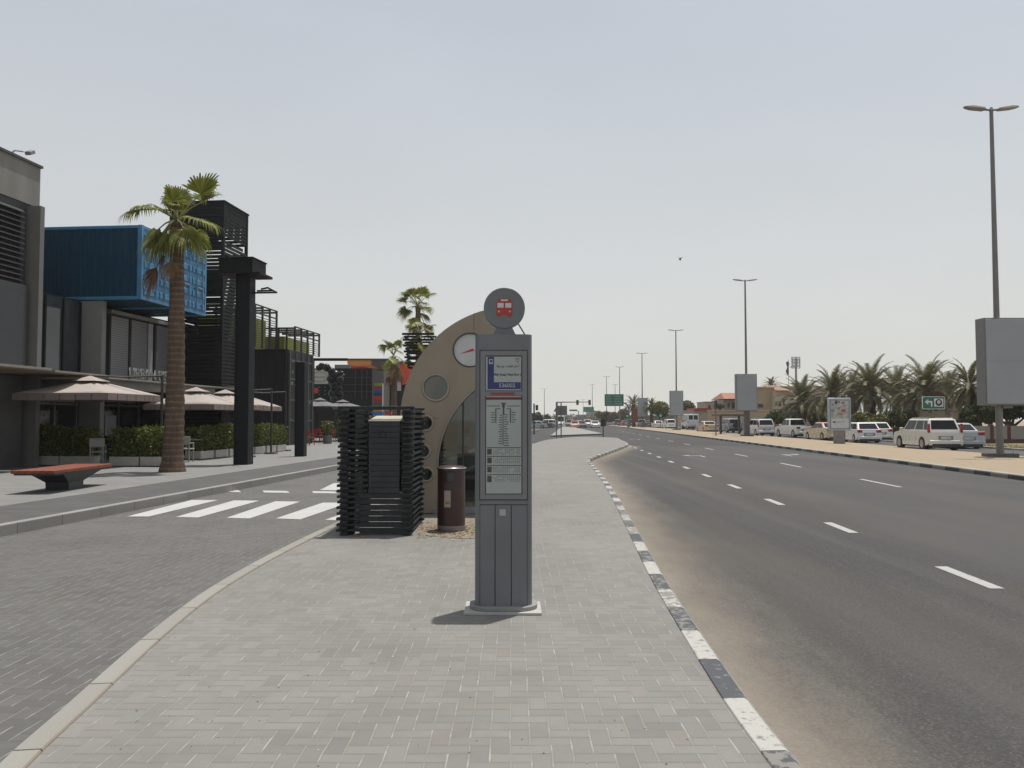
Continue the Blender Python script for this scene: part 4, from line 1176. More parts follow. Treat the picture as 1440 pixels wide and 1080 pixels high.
def planter(label, s0, s1, t0, t1, hz, group='hedge planters round the terrace', seed=0):
    T = thing('hedge_planter', label, 'planter', ((s0+s1)/2,(t0+t1)/2,PZ), local='street', group=group)
    mk('trough', MB().box(s0,s1,t0,t1,PZ+.02,.44), POT, T, bevel=.015)
    mk('soil', MB().box(s0+.03,s1-.03,t0+.03,t1-.03,.44,.446), SOIL, T)
    r_ = random.Random(seed)
    vol = (s1-s0+.1)*(t1-t0+.1)
    mk('hedge', leafbox(s0-.04,s1+.04,t0-.05,t1+.05,.46,hz,int(2300*vol)+700,.05,r_), LEAF_H, T)
    m = MB()
    for i in range(6):
        x = s0+(s1-s0)*(i+.5)/6; y = (t0+t1)/2
        m.tube([(x,y,.44),(x+r_.uniform(-.1,.1),y,.8),(x+r_.uniform(-.15,.15),y,hz-.15)], .012, 5)
    mk('stem', m, mat('hedge_stem', (.08,.055,.035), .9), T)
    return T
def rowS(px0, px1, Y):           # front face along a row at distance ~Y
    a = w2l(gx(px0,Y), Y); b = w2l(gx(px1,Y), Y); return a, b
a, b = rowS(47, 86, 26.2); planter('shaded hedge trough at the left end of the terrace front', a[0], b[0], a[1], a[1]+.5, 1.36, seed=1)
planter('shaded hedge trough under the first umbrella next to the chair', b[0]+.05, w2l(gx(135,26.2),26.2)[0], a[1], a[1]+.5, 1.30, seed=2)
a, b = rowS(155, 198, 25.7); planter('sunlit hedge trough just left of the foreground palm trunk', a[0], b[0], a[1], a[1]+.5, 1.30, seed=3)
planter('hedge trough half hidden by the palm trunk', b[0]+.05, b[0]+.95, a[1]+.02, a[1]+.52, 1.36, seed=4)
labs = ['hedge trough just right of the foreground palm trunk', 'second hedge trough right of the foreground palm trunk', 'third hedge trough, touching the left edge of the black column', 'hedge trough hidden behind the black column',
        'first hedge trough right of the black column', 'second hedge trough right of the black column', 'farthest hedge trough, at the end of the row against the black wall']
for i in range(7):
    t0_ = 28.7+1.22*i
    planter(labs[i], -14.9, -14.3, t0_, t0_+1.05, 1.30+.04*(i % 3), seed=10+i)

# ---- cafe umbrellas
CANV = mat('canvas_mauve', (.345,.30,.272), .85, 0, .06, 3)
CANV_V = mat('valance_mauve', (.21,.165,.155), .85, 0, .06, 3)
POLE = mat('umbrella_pole', (.045,.045,.047), .6, 0, .1, 3, 0, 60, .25)
def umbrella(label, X, Y, hw, ze, za, group, cm, vm, mast=(1.35,1.0), skirt=.2, rz=-TH):
    T = thing('umbrella', label, 'umbrella', (X,Y,PZ), rz=rz, local=False, group=group)
    ze -= PZ; za -= PZ; n = 10; m = MB(); g = []
    # four sagging canvas panels
    ca = []
    for i in range(n+1):
        row = []
        for j in range(n+1):
            x = -hw+2*hw*i/n; y = -hw+2*hw*j/n
            r_ = max(abs(x),abs(y))/hw; q = min(abs(x),abs(y))/max(1e-6,max(abs(x),abs(y)))
            z = za-.07+(ze-za+.07)*r_ - .06*sin(pi*r_)*(1-q)
            row.append(len(m.v)); m.v.append((x,y,z))
        ca.append(row)
    for i in range(n):
        for j in range(n): m.f.append((ca[i][j],ca[i+1][j],ca[i+1][j+1],ca[i][j+1]))
    cp = mk('canopy', m, cm, T, org=(0,0,0), smooth=50)
    cp.modifiers.new('thick','SOLIDIFY').thickness = .012
    h2 = hw*.27
    m = MB().add([(-h2,-h2,za-.13),(h2,-h2,za-.13),(h2,h2,za-.13),(-h2,h2,za-.13),(0,0,za+.05)], [(0,1,4),(1,2,4),(2,3,4),(3,0,4),(3,2,1,0)])
    mk('vent_cap', m, cm, cp, org=(0,0,0))
    m = MB()
    for sx, sy in ((0,-1),(1,0),(0,1),(-1,0)):
        for i in range(6):
            a = -hw+2*hw*i/6+.015; b = -hw+2*hw*(i+1)/6-.015
            if sx == 0: m.box(a,b,sy*hw-.006,sy*hw+.006,ze-skirt,ze+.004)
            else: m.box(sx*hw-.006,sx*hw+.006,a,b,ze-skirt,ze+.004)
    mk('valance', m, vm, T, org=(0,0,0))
    m = MB()
    for sx, sy in ((1,1),(1,-1),(-1,1),(-1,-1),(1,0),(-1,0),(0,1),(0,-1)):
        m.tube([(sx*hw*.98,sy*hw*.98,ze-.05),(sx*hw*.5,sy*hw*.5,(ze+za)/2-.19),(0,0,za-.24)], .012, 5)
    mk('rib', m, POLE, T, org=(0,0,0))
    if mast:
        mx, my = hw+mast[0]-1.35+.3, mast[1]
        mk('mast', MB().tube([(mx,my,0),(mx,my,za+.1)], .045, 8), POLE, T, org=(0,0,0))
        mk('arm', MB().tube([(mx,my,za+.08),(mx*.45,my*.5,za+.02),(0,0,za+.05)], .03, 6), POLE, T, org=(0,0,0))
        mk('base', MB().box(mx-.22,mx+.22,my-.22,my+.22,0,.06), mat('base_dark', (.08,.08,.08), .8), T, org=(0,0,0))
    else:
        mk('mast', MB().tube([(0,0,0),(0,0,za)], .035, 8), POLE, T, org=(0,0,0))
        mk('base', MB().box(-.35,.35,-.35,.35,0,.08), mat('base_dark', (.08,.08,.08), .8), T, org=(0,0,0))
    return T
ug = 'mauve cafe umbrellas'
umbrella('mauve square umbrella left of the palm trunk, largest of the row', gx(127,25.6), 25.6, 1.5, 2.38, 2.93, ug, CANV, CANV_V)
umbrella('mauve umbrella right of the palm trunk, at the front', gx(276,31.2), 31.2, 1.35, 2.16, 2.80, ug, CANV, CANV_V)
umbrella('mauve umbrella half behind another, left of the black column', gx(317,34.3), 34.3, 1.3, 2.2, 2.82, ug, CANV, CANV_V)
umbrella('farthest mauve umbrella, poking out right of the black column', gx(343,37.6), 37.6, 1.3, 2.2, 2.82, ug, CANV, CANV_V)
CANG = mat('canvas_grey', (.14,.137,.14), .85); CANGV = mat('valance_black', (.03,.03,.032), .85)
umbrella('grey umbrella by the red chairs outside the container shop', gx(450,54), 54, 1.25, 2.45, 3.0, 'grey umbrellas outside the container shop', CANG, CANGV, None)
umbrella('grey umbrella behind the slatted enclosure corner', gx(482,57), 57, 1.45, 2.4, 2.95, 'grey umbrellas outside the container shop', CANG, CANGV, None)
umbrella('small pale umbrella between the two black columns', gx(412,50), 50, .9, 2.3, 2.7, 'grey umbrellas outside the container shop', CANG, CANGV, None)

# ---- cafe chairs
CH = mat('chair_grey', (.30,.285,.26), .6)
def chair(label, X, Y, rz, m_=None, group='cafe chairs'):
    T = thing('chair', label, 'chair', (X,Y,PZ), rz=rz, local=False, group=group); m_ = m_ or CH
    mk('seat', MB().box(-.22,.22,-.22,.22,.43,.47), m_, T, bevel=.01)
    mk('backrest', MB().box(-.22,.22,.19,.23,.60,.88), m_, T, bevel=.01)
    for sx in (-.2,.17):
        for sy in (-.2,.19):
            mk('leg', MB().box(sx,sx+.035,sy,sy+.035,0,.88 if sy > 0 else .64), m_, T)
        mk('armrest', MB().box(sx-.005,sx+.04,-.2,.2,.64,.67), m_, T)
    return T
chair('grey chair between the two hedge troughs behind the bench', gx(144,26.2), 26.0, pi+.3)
chair('pale chair seen from behind just right of the palm trunk', gx(266,28.8), 28.6, pi)
chair('grey chair beside the palm trunk at the terrace opening', gx(256,30.0), 30.0, pi/2+.3)
T = thing('table', 'small square table behind the pale chair near the palm trunk', 'table', (gx(268,30.0),30.1,PZ), local=False)
mk('tabletop', MB().box(-.35,.35,-.35,.35,.72,.75), CH, T, bevel=.008); mk('leg', MB().tube([(0,0,0),(0,0,.72)], .04, 8), POLE, T); mk('foot', MB().box(-.25,.25,-.25,.25,0,.03), POLE, T)
RC = mat('red_plastic', (.33,.02,.02), .4)
for i, (px, Y, lab) in enumerate(((436,47,'glossy red chair just right of the farther black column'),(448,52,'dull red chair under the grey umbrella'),(467,54,'red chair between the two potted plants'))):
    chair(lab, gx(px,Y), Y, 2.6+i*.5, RC, 'red chairs outside the container shop')
def potplant(label, px, Y, h, r_):
    X = gx(px,Y); T = thing('potted_plant', label, 'plant', (X,Y,PZ), local=False, group='potted plants')
    mk('pot', MB().lathe([(.20,0),(.26,.02),(.30,.5),(.27,.5)], 14), mat('pot_grey', (.12,.12,.12), .7), T, smooth=40)
    rr = random.Random(int(px)); m = leafbox(-r_,r_,-r_,r_,.6,h,500,.07,rr)
    mk('foliage', m, LEAF_H, T); mk('stem', MB().tube([(0,0,.4),(0,0,h-.2)], .03, 5), mat('hedge_stem', (.08,.055,.035), .9), T)
potplant('potted shrub in a grey pot outside the container shop', 461, 50, 1.35, .3)
potplant('potted shrub beside the slatted enclosure, farther right', 481, 53, 1.45, .22)

# ---- palms
TRUNK = N('palm_trunk'); c = TRUNK.coord(); zc = TRUNK.sep(c)[2]
rg = TRUNK.math('FLOORED_MODULO', TRUNK.math('ADD', TRUNK.math('DIVIDE', zc, .17), TRUNK.math('MULTIPLY', TRUNK.noise(c, 3, 3), .6)), 1.0)
tc = TRUNK.mix(TRUNK.smooth(rg, .55, .95), (.135,.095,.068), (.23,.17,.128)); tc = TRUNK.mix(TRUNK.ramp(TRUNK.noise(TRUNK.mapping(c,(1,1,.2)), 9, 5, .7), [(.4,0.0),(.7,.6)]), tc, (.065,.045,.034))
TRUNK.bump(TRUNK.math('ADD', rg, TRUNK.noise(c, 25, 4)), .9, .03); TRUNK = TRUNK.done(tc, .9, 0, .2)
FAN = leafmat('fan_leaf', (.085,.10,.016), (.18,.195,.034), (.30,.295,.085), .45, .35)
FAND = leafmat('fan_dead', (.11,.065,.035), (.17,.105,.06), (.23,.16,.09), .8, .15)
PET = mat('petiole', (.17,.18,.06), .6)
def fanleaf(m, mp, o, az, el, L, R, droop, rnd, fold=0.0, spread=105):
    d = Vector((cos(az)*cos(el), sin(az)*cos(el), sin(el)))
    o = Vector(o); mid = o+d*L*.55+Vector((0,0,.02)); p = o+d*L-Vector((0,0,droop*L*.22))
    mp.tube([o, mid, p], [.03,.022,.016], 5)
    f = (p-mid).normalized(); s = f.cross(Vector((0,0,1)))
    s = s.normalized() if s.length > .05 else Vector((1,0,0)); s = (Matrix.Rotation(rnd.uniform(-.5,.5), 3, f) @ s); nn_ = s.cross(f)
    K = 26
    for k in range(K):
        a = radians(-spread+2*spread*(k+.5)/K)
        dd = (f*cos(a)+s*sin(a)*(1-fold*.6)+nn_*(abs(sin(a))*fold*.8)).normalized()
        r_ = R*rnd.uniform(.85,1.08)*(1-.25*abs(a)/2)
        side = dd.cross(nn_).normalized(); w = R*.62*radians(2*spread/K)*.62
        q1 = p+dd*r_*.58-Vector((0,0,droop*r_*.12)); q2 = p+dd*r_*.86-Vector((0,0,droop*r_*.38))
        tip = p+dd*r_*.98-Vector((0,0,droop*r_*.78+rnd.uniform(0,.1)))
        i0 = len(m.v)
        m.v += [tuple(p), tuple(q1-side*w), tuple(q1+side*w), tuple(q2-side*w*.5), tuple(q2+side*w*.5), tuple(tip)]
        m.f += [(i0,i0+1,i0+2), (i0+1,i0+3,i0+4,i0+2), (i0+3,i0+5,i0+4)]
def fanpalm(label, X, Y, z0, ztop, r0, r1, leaves, dead, R, seed, group):
    T = thing('fan_palm', label, 'palm', (X,Y,z0), local=False, group=group); rnd = random.Random(seed)
    H = ztop-z0; N_ = 46; pts = []; rad = []
    for i in range(N_+1):
        q = i/N_; pts.append((.05*sin(q*3), 0, H*q))
        rad.append((r0+(r1-r0)*q + (r0*.28*max(0,1-q*16)))*(1+.045*(1 if i % 2 else -1)*(q > .03)))
    mk('trunk', MB().tube(pts, rad, 20), TRUNK, T, smooth=50)
    m, mp, md = MB(), MB(), MB()
    for az, el, L, rr, dr in leaves: fanleaf(m, mp, (0,0,H+.1), radians(az), radians(el), L, rr*R, dr, rnd, rnd.uniform(0,.45))
    for i in range(dead):
        az = rnd.uniform(0,2*pi); fanleaf(md, mp, (.1*cos(az),.1*sin(az),H-.05-rnd.uniform(0,.5)), az, radians(rnd.uniform(-75,-40)), rnd.uniform(.4,.9), R*rnd.uniform(.6,.95), .9, rnd, .3, 70)
    mk('crown', m, FAN, T); mk('stalks', mp, PET, T); mk('dead_fronds', md, FAND, T)
    return T
px_, py_ = gp(240, 664, PZ)
lv_ = [(178,26,1.15,.95,.8),(186,31,1.0,.8,.9),(5,50,1.0,1.15,.08),(28,44,.95,1.0,.3),(100,78,.60,.85,.15),(-95,62,.55,.85,.2),(150,62,.55,.7,.6),(-100,14,.55,.95,.35),(-80,30,.4,.7,.3),(-22,2,.8,1.1,.5),(15,8,.6,.85,.6),
       (-45,-30,.55,.95,.8),(-10,-38,.6,.9,.85),(205,-28,.60,1.0,.75),(232,-40,.55,.95,.85),(165,-35,.55,.9,.8),(-125,-48,.5,.85,.9),(60,-20,.6,.9,.8),(100,5,.6,.9,.7)]
fanpalm('tall fan palm with ringed brown trunk in front of the cafe', px_, py_+.2, PZ, gz(311,py_), .29, .165, lv_, 3, .72, 4, 'fan palms')
r_ = random.Random(9)
def rl(n): return [(r_.uniform(0,360), r_.choice([70,55,40,25,10,-5,-20,-35])+r_.uniform(-8,8), r_.uniform(.7,1.1), r_.uniform(.8,1.1), r_.uniform(.35,.9)) for i in range(n)]
fanpalm('far fan palm rising above the slatted basket', gx(587,52), 52, PZ, gz(432,52), .24, .16, rl(15), 6, .78, 5, 'fan palms')
fanpalm('short fan palm whose crown fills the slatted basket', gx(589,45), 45, gz(516,45), gz(472,45), .15, .12, rl(12), 0, .62, 6, 'fan palms')
fanpalm('far fan palm in front of the red container, left of the basket', gx(553,58), 58, PZ, gz(502,58), .24, .17, rl(14), 8, .68, 8, 'fan palms')
# ================================================================ RIGHT SIDE
# ---- street lamps (twin arm) and the lamp-post billboards
LP = mat('lamp_pole_grey', (.17,.168,.16), .5, .3, .1, 2)
LH = mat('lamp_head_grey', (.25,.235,.21), .5, .2, .1)
def lamp(label, X, Y, H, z0=ZR+.13, group='twin arm street lamps', far=False):
    T = thing('street_lamp', label, 'street lamp', (X,Y,z0), local=False, group=group)
    h = H-z0
    mk('pole', MB().tube([(0,0,.1),(0,0,1.6),(0,0,h)], [.15,.14,.075], 12), LP, T, smooth=50)
    mk('base_plate', MB().box(-.55,.55,-.45,.45,0,.16), mat('lamp_plinth', (.10,.10,.10), .8), T, bevel=.02)
    m = MB()
    for sx in (-.4,.4):
        for sy in (-.3,.3): m.tube([(sx,sy,.16),(sx,sy,.26)], .035, 6)
    mk('bolt', m, st, T)
    mk('cap', MB().tube([(0,0,h-.02),(0,0,h+.12)], [.1,.05], 8), LP, T)
    for s_ in (-1, 1):
        a = mk('arm', MB().tube([(0,0,h),(s_*.3,0,h+.02)], .045, 8), LP, T)
        m = MB(); b = 0.11*s_
        rows = [(.22,.06,.02),(.34,.17,.10),(.85,.19,.11),(1.12,.13,.07),(1.2,.05,.02)]
        for x, w, t in rows:
            zc_ = h+.02+(x-.2)*.12
            m.v += [(s_*x,-w,zc_-t*.4),(s_*x,w,zc_-t*.4),(s_*x,w*.8,zc_+t*.6),(s_*x,-w*.8,zc_+t*.6)]
        for i in range(4):
            for j in range(4): m.f.append((i*4+j, i*4+(j+1)%4, i*4+4+(j+1)%4, i*4+4+j))
        m.f += [(3,2,1,0), (16,17,18,19)]
        mk('lamp_head', m, LH, T, bevel=.015)
    return T
D_ = [34.9, 78.6, 123, 166, 209, 256, 312]
pxs = [1404.5, 1049.8, 951.2, 903.2, 871.5, 853, 833]
labs = ['nearest street lamp with twin heads at the far right', 'second street lamp, rising above the middle billboard', 'third street lamp, above the smaller grey billboard',
        'fourth street lamp, above the smallest grey billboard', 'street lamp just behind the big green road sign', 'street lamp at the left edge of the big green road sign', 'faint far street lamp above the small green road sign']
lampX = []
for Y, px, lb in zip(D_, pxs, labs):
    lampX.append((gx(px,Y), Y)); lamp(lb, gx(px,Y), Y, 15.0)
lamp('faint lamp standing between two others behind the big green sign', gx(865,300), 300, gz(541,300))
lamp('thin far lamp mast left of the traffic signals', gx(765.5,300), 300, gz(547,300))
lamp('very faint low lamp far behind the traffic signals', gx(820,420), 420, gz(562,420))
BBF = mat('billboard_face', (.29,.315,.345), .45, 0, .05, .8)
BBS = mat('billboard_case', (.17,.17,.17), .5, .2, .08)
def billboard(label, X, Y, w, z0, z1, d):
    T = thing('billboard', label, 'billboard', (X,Y,z0), local=False, group='blank grey billboards on the lamp posts'); h = z1-z0
    mk('case', MB().box(-w/2,w/2,-d/2,d/2,0,h), BBS, T, bevel=.02)
    mk('face', MB().box(-w/2+.05,w/2-.05,-d/2-.02,-d/2-.004,.06,h-.06), BBF, T, bevel=.01)
    mk('face_seam', MB().box(-w/2+.05,w/2-.05,-d/2-.024,-d/2-.021,h*.5,h*.5+.012), mat('seam_bb', (.2,.21,.23), .6), T)
    mk('clamp', MB().box(-.2,.2,-.2,.2,-.12,.0), BBS, T)
bl = ['nearest blank grey billboard, cut by the right edge of the photo', 'blank grey billboard right of the red roofed building, second nearest', 'blank grey billboard between the palm like tree and the white van, third nearest', 'smallest blank grey billboard, beside the far red wall']
for (X, Y), lb, (p0, p1, ya, yb2) in zip(lampX[:4], bl, ((1380,1448,448,570),(1036,1065,526,578),(942.5,961,549.5,584.5),(897,911,559.5,586))):
    billboard(lb, (gx(p0,Y-.35)+gx(p1,Y-.35))/2 if Y > 40 else X+.28, Y, (p1-p0)/F*(Y-.3), gz(yb2,Y), gz(ya,Y), .68)

# ---- cars
TYRE = mat('tyre', (.018,.018,.019), .85); RIMM = mat('wheel_rim', (.32,.32,.33), .35, .7); CGLASS = mat('car_glass', (.008,.009,.011), .07, 0, .2, spec=.22)
BUMP = mat('black_plastic', (.025,.025,.027), .6); TAIL = mat('tail_red', (.28,.012,.015), .25); HEADL = mat('head_clear', (.6,.6,.62), .15)
PLATE = mat('plate_white', (.5,.5,.5), .5)
def paintm(name, col): 
    m_ = mat(name, col, .28, 0, .03, 1.5)
    m_.node_tree.nodes['Principled BSDF'].inputs['Coat Weight'].default_value = .6
    return m_
KINDS = { # L, W, H, hood height, belt height, ground clearance, cabin ys (front bottom, front top, rear top, rear bottom) from nose, rear deck height, wheel r
 'suv':   (4.55,1.80,1.72,1.05,1.08,.26,(1.15,1.75,4.15,4.45),1.08,.36),
 'hatch': (4.05,1.70,1.47,.92,.95,.18,(.95,1.65,3.45,3.98),.98,.31),
 'sedan': (4.75,1.80,1.46,.90,.93,.17,(1.35,2.05,3.35,4.05),1.02,.32),
 'pickup':(5.1,1.80,1.75,1.08,1.10,.28,(1.35,1.95,3.05,3.3),1.08,.37),
 'van':   (5.2,1.95,2.60,1.15,1.20,.25,(.35,1.1,5.0,5.15),1.20,.35),
 'jeep':  (4.2,1.80,1.80,1.15,1.15,.30,(1.25,1.55,3.95,4.1),1.15,.39)}
def lerp(a,b,t): return tuple(x+(y-x)*t for x,y in zip(a,b))
def fq(m, c, u0,u1,v0,v1, off):      # patch on a quad face c = (bl, br, tr, tl), pushed out by off
    B = [Vector(q) for q in c]; n_ = (B[1]-B[0]).cross(B[3]-B[0]).normalized()*off
    def P(u,v): return Vector(lerp(lerp(B[0],B[1],u), lerp(B[3],B[2],u), v))
    q = [P(u0,v0),P(u1,v0),P(u1,v1),P(u0,v1)]
    m.add([p+n_ for p in q]+[p-n_*.6 for p in q], [(0,1,2,3),(7,6,5,4),(0,4,5,1),(1,5,6,2),(2,6,7,3),(3,7,4,0)])
    return m
def car(kind, name, label, cat, X, Y, heading, pm, z0=ZR+.05, roofm=None, group=None, plate=True, deck=True):
    """Heading 0: nose towards +y."""
    L,W,H,hh,bh,gc,cy,rd,wr = KINDS[kind]
    T = thing(name, label, cat, (X,Y,z0), rz=heading, local=False, group=group)
    yo = L/2                                   # nose at +L/2
    def yy(d): return yo-d
    w2 = W/2
    prof = [(yy(L-.02),gc+.12),(yy(L-.0),gc+.35),(yy(L-.02),rd-.22),(yy(L-.10),rd)]
    if kind in ('sedan',): prof += [(yy(cy[3]),rd-.02)]
    elif kind == 'pickup': prof += [(yy(cy[3]),rd)]
    else: prof += [(yy(cy[3]),bh)]
    prof += [(yy(cy[0]),bh), (yy(cy[0]-.15),hh), (yy(.25),hh-.10), (yy(.03),hh-.28), (yy(0),gc+.3), (yy(.06),gc+.06)]
    fw, rw = .82, L-.82 if kind != 'sedan' else L-1.0
    for ctr in (fw, rw):
        pass
    # wheel arches cut into the sill line
    def arch(d): return [(yy(d)+ (wr+.06)*cos(a), wr+(wr+.06)*sin(a)) for a in [radians(q) for q in range(0,181,20)]]
    sill = []
    for d in (fw, rw):
        pts = [(y,z) for y,z in arch(d) if z >= gc-.001]
        sill += [(pts[0][0], gc)] + pts + [(pts[-1][0], gc)]
    poly = prof + sill[:]
    m = MB(); n = len(poly)
    for x, sc2 in ((-w2,1),(w2,1)):
        m.v += [(x, y, z) for y, z in poly]
    # inset upper edge a little for tumblehome
    m.f += [(i, (i+1)%n, (i+1)%n+n, i+n) for i in range(n)]
    bm = bmesh.new(); vs = [bm.verts.new(v) for v in m.v]
    for f in m.f: bm.faces.new([vs[i] for i in f])
    f1 = bm.faces.new([vs[i] for i in range(n-1,-1,-1)]); f2 = bm.faces.new([vs[i+n] for i in range(n)])
    bmesh.ops.triangulate(bm, faces=[f1, f2]); bmesh.ops.recalc_face_normals(bm, faces=bm.faces[:])
    me = bpy.data.meshes.new('body'); bm.to_mesh(me); bm.free()
    bo = mk('body', me, pm, T, org=(0,0,0), bevel=.05, seg=3)
    wn_ = bo.modifiers.new('wn','WEIGHTED_NORMAL'); wn_.keep_sharp = False; wn_.weight = 100
    mk('underbody', MB().box(-w2+.12,w2-.12,yy(L-.2),yy(.2),gc-.06,gc+.5), BUMP, T, org=(0,0,0))
    bw, tw = w2-.055, w2-.20 if kind not in ('van','jeep') else w2-.10
    zb_ = bh-.03; zbr = (rd if kind == 'sedan' else bh)-.03
    A0,A1,A2,A3 = (-bw,yy(cy[0]),zb_),(bw,yy(cy[0]),zb_),(bw,yy(cy[3]),zbr),(-bw,yy(cy[3]),zbr)
    B0,B1,B2,B3 = (-tw,yy(cy[1]),H-.03),(tw,yy(cy[1]),H-.03),(tw,yy(cy[2]),H-.04),(-tw,yy(cy[2]),H-.04)
    cab = MB().add([A0,A1,A2,A3,B0,B1,B2,B3], [(0,1,2,3),(7,6,5,4),(1,0,4,5),(2,1,5,6),(3,2,6,7),(0,3,7,4)])
    mk('cabin', cab, pm, T, org=(0,0,0), bevel=.05, seg=3)
    mk('roof', MB().frustum([(-tw+.02,yy(cy[2])+.02,H-.045),(tw-.02,yy(cy[2])+.02,H-.045),(tw-.02,yy(cy[1])-.02,H-.045),(-tw+.02,yy(cy[1])-.02,H-.045)],
                            [(-tw+.1,yy(cy[2])+.12,H+.004),(tw-.1,yy(cy[2])+.12,H+.004),(tw-.1,yy(cy[1])-.12,H+.004),(-tw+.1,yy(cy[1])-.12,H+.004)]), roofm or pm, T, org=(0,0,0), bevel=.02)
    mk('windscreen', fq(MB(), (A1,A0,B0,B1), .06,.94,.10,.93,.012), CGLASS, T, org=(0,0,0))
    if kind == 'van':
        q = MB(); fq(q,(A3,A2,B2,B3),.09,.46,.36,.86,.012); fq(q,(A3,A2,B2,B3),.54,.91,.36,.86,.012); mk('rear_window', q, CGLASS, T, org=(0,0,0))
    else: mk('rear_window', fq(MB(), (A3,A2,B2,B3), .08,.92,.14,.9,.012), CGLASS, T, org=(0,0,0))
    for side, face in (('l',(A0,A3,B3,B0)), ('r',(A2,A1,B1,B2))):
        q = [(.05,.44),(.48,.78),(.81,.95)] if kind in ('suv','van','jeep') else ([(.05,.48),(.52,.92)] if kind != 'pickup' else [(.06,.55),(.6,.94)])
        for u0,u1 in q:
            if side == 'r': u0,u1 = 1-u1,1-u0
            mk('side_window', fq(MB(), face, u0,u1,.10,.88,.010), CGLASS, T, org=(0,0,0))
    for d in (fw, rw):
        for s_ in (-1,1):
            wh = mk('wheel', MB().ycyl((s_*(w2-.10),yy(d),wr), wr, .22, 24), TYRE, T, org=(0,0,0), smooth=40)
            m = MB().ycyl((s_*(w2-.0),yy(d),wr), wr*.62, .03, 20)
            for q in range(5):
                a = 2*pi*q/5
                m.cbox((s_*(w2+.012), yy(d)+cos(a)*wr*.36, wr+sin(a)*wr*.36), (.02,.05,.05))
            mk('rim', m, RIMM, wh, org=(0,0,0))
    for s_ in (-1,1):
        if kind in ('suv','van','jeep'): mk('taillight', MB().box(s_*w2-.10 if s_ > 0 else s_*w2-.002, s_*w2+.002 if s_ > 0 else s_*w2+.10, yy(L)-.008, yy(L-.16), bh-.12, bh+.36 if kind == 'suv' else bh+.1), TAIL, T, org=(0,0,0), bevel=.02)
        else: mk('taillight', MB().box(s_*w2-.36 if s_ > 0 else s_*w2+.02, s_*w2-.02 if s_ > 0 else s_*w2+.36, yy(L)-.012, yy(L-.12), rd-.24, rd-.06), TAIL, T, org=(0,0,0), bevel=.02)
        mk('headlight', MB().box(s_*w2-.42 if s_ > 0 else s_*w2+.04, s_*w2-.04 if s_ > 0 else s_*w2+.42, yy(.2), yy(.03)+.03, hh-.30, hh-.14), HEADL, T, org=(0,0,0), bevel=.02)
        mk('wing_mirror', MB().box(s_*(w2+.02) if s_ > 0 else s_*(w2+.20), s_*(w2+.20) if s_ > 0 else s_*(w2+.02), yy(cy[0]+.35), yy(cy[0]+.20), bh-.02, bh+.14), pm, T, org=(0,0,0), bevel=.03)
        m = MB()
        for u in (.42, .66): m.box(s_*(w2-.012)-.02, s_*(w2-.012)+.02, yy(L*u+.12), yy(L*u-.06), bh-.17, bh-.135)
        mk('door_handle', m, pm, T, org=(0,0,0))
        m = MB()
        for u in (.30, .49, .66): m.box(s_*(w2+.001)-.004, s_*(w2+.001)+.004, yy(L*u)-.004, yy(L*u)+.004, gc+.22, min(bh-.10,.72))
        mk('door_seam', m, GASK, T, org=(0,0,0))
    mk('rear_bumper', MB().box(-w2+.03,w2-.03,yy(L)-.07,yy(L-.16),gc+.02,gc+.30), BUMP if kind in ('jeep','van') else pm, T, org=(0,0,0), bevel=.05)
    mk('rear_skirt', MB().box(-w2+.16,w2-.16,yy(L)-.085,yy(L-.12),gc-.08,gc+.11), BUMP, T, org=(0,0,0), bevel=.02)
    mk('front_bumper', MB().box(-w2+.03,w2-.03,yy(.16),yy(0)+.06,gc+.0,gc+.24), pm, T, org=(0,0,0), bevel=.05)
    mk('grille', MB().box(-.42,.42,yy(.10),yy(0)+.012,gc+.27,hh-.30), BUMP, T, org=(0,0,0), bevel=.01)
    mk('tailgate_recess', MB().box(-.38,.38,yy(L)-.012,yy(L)+.02,gc+.33,gc+.53), mat('recess_grey', (.2,.2,.2), .5), T, org=(0,0,0))
    if plate:
        mk('number_plate', MB().box(-.26,.26,yy(L)-.025,yy(L)+.01,gc+.36,gc+.49), PLATE, T, org=(0,0,0))
    if kind == 'suv':
        m = MB()
        for s_ in (-1,1): m.tube([(s_*(tw-.08),yy(cy[2]-.1),H+.03),(s_*(tw-.08),yy(cy[1]+.25),H+.03)], .022, 6)
        mk('roof_rail', m, RIMM, T, org=(0,0,0))
    if kind == 'jeep':
        mk('spare_wheel', MB().tube([(.0,yy(L)-.26,1.0),(.0,yy(L)-.02,1.0)], .36, 20), TYRE, T, org=(0,0,0))
    if kind == 'pickup':
        mk('load_bed', MB().box(-w2+.12,w2-.12,yy(L-.14),yy(cy[3]+.08),rd-.02,rd+.006), BUMP, T, org=(0,0,0))
    return T
WHT = paintm('car_white', (.62,.62,.61)); CRM = paintm('car_cream', (.52,.42,.28)); SLV = paintm('car_silver', (.36,.38,.40)); DRK = paintm('car_dark', (.03,.032,.036)); RDR = paintm('car_red', (.42,.03,.03)); PEARL = paintm('car_pearl', (.58,.57,.52)); TEAL = paintm('car_slate', (.08,.10,.11))
def park(kind, name, label, cat, px, Yr, pm, rot=-3.4, **k):
    """px: photo column of the middle of the tail, Yr: its distance."""
    a = radians(rot); L = KINDS[kind][0]
    return car(kind, name, label, cat, gx(px,Yr)-sin(a)*L/2, Yr+cos(a)*L/2, a, pm, **k)
park('suv','parked_car','pearl white parked SUV with dark rear window under the green arrow sign','car',1329,43.6,PEARL,-3.0, z0=ZR+.06)
park('sedan','parked_car','silver saloon parked just right of the pearl SUV','car',1361,46.6,SLV,-8)
park('hatch','parked_car','white hatchback parked right of the poster stand','car',1222,58.6,WHT,-6)
park('hatch','parked_car','white car half hidden behind the white hatchback, on its right','car',1239,63.4,WHT,-6)
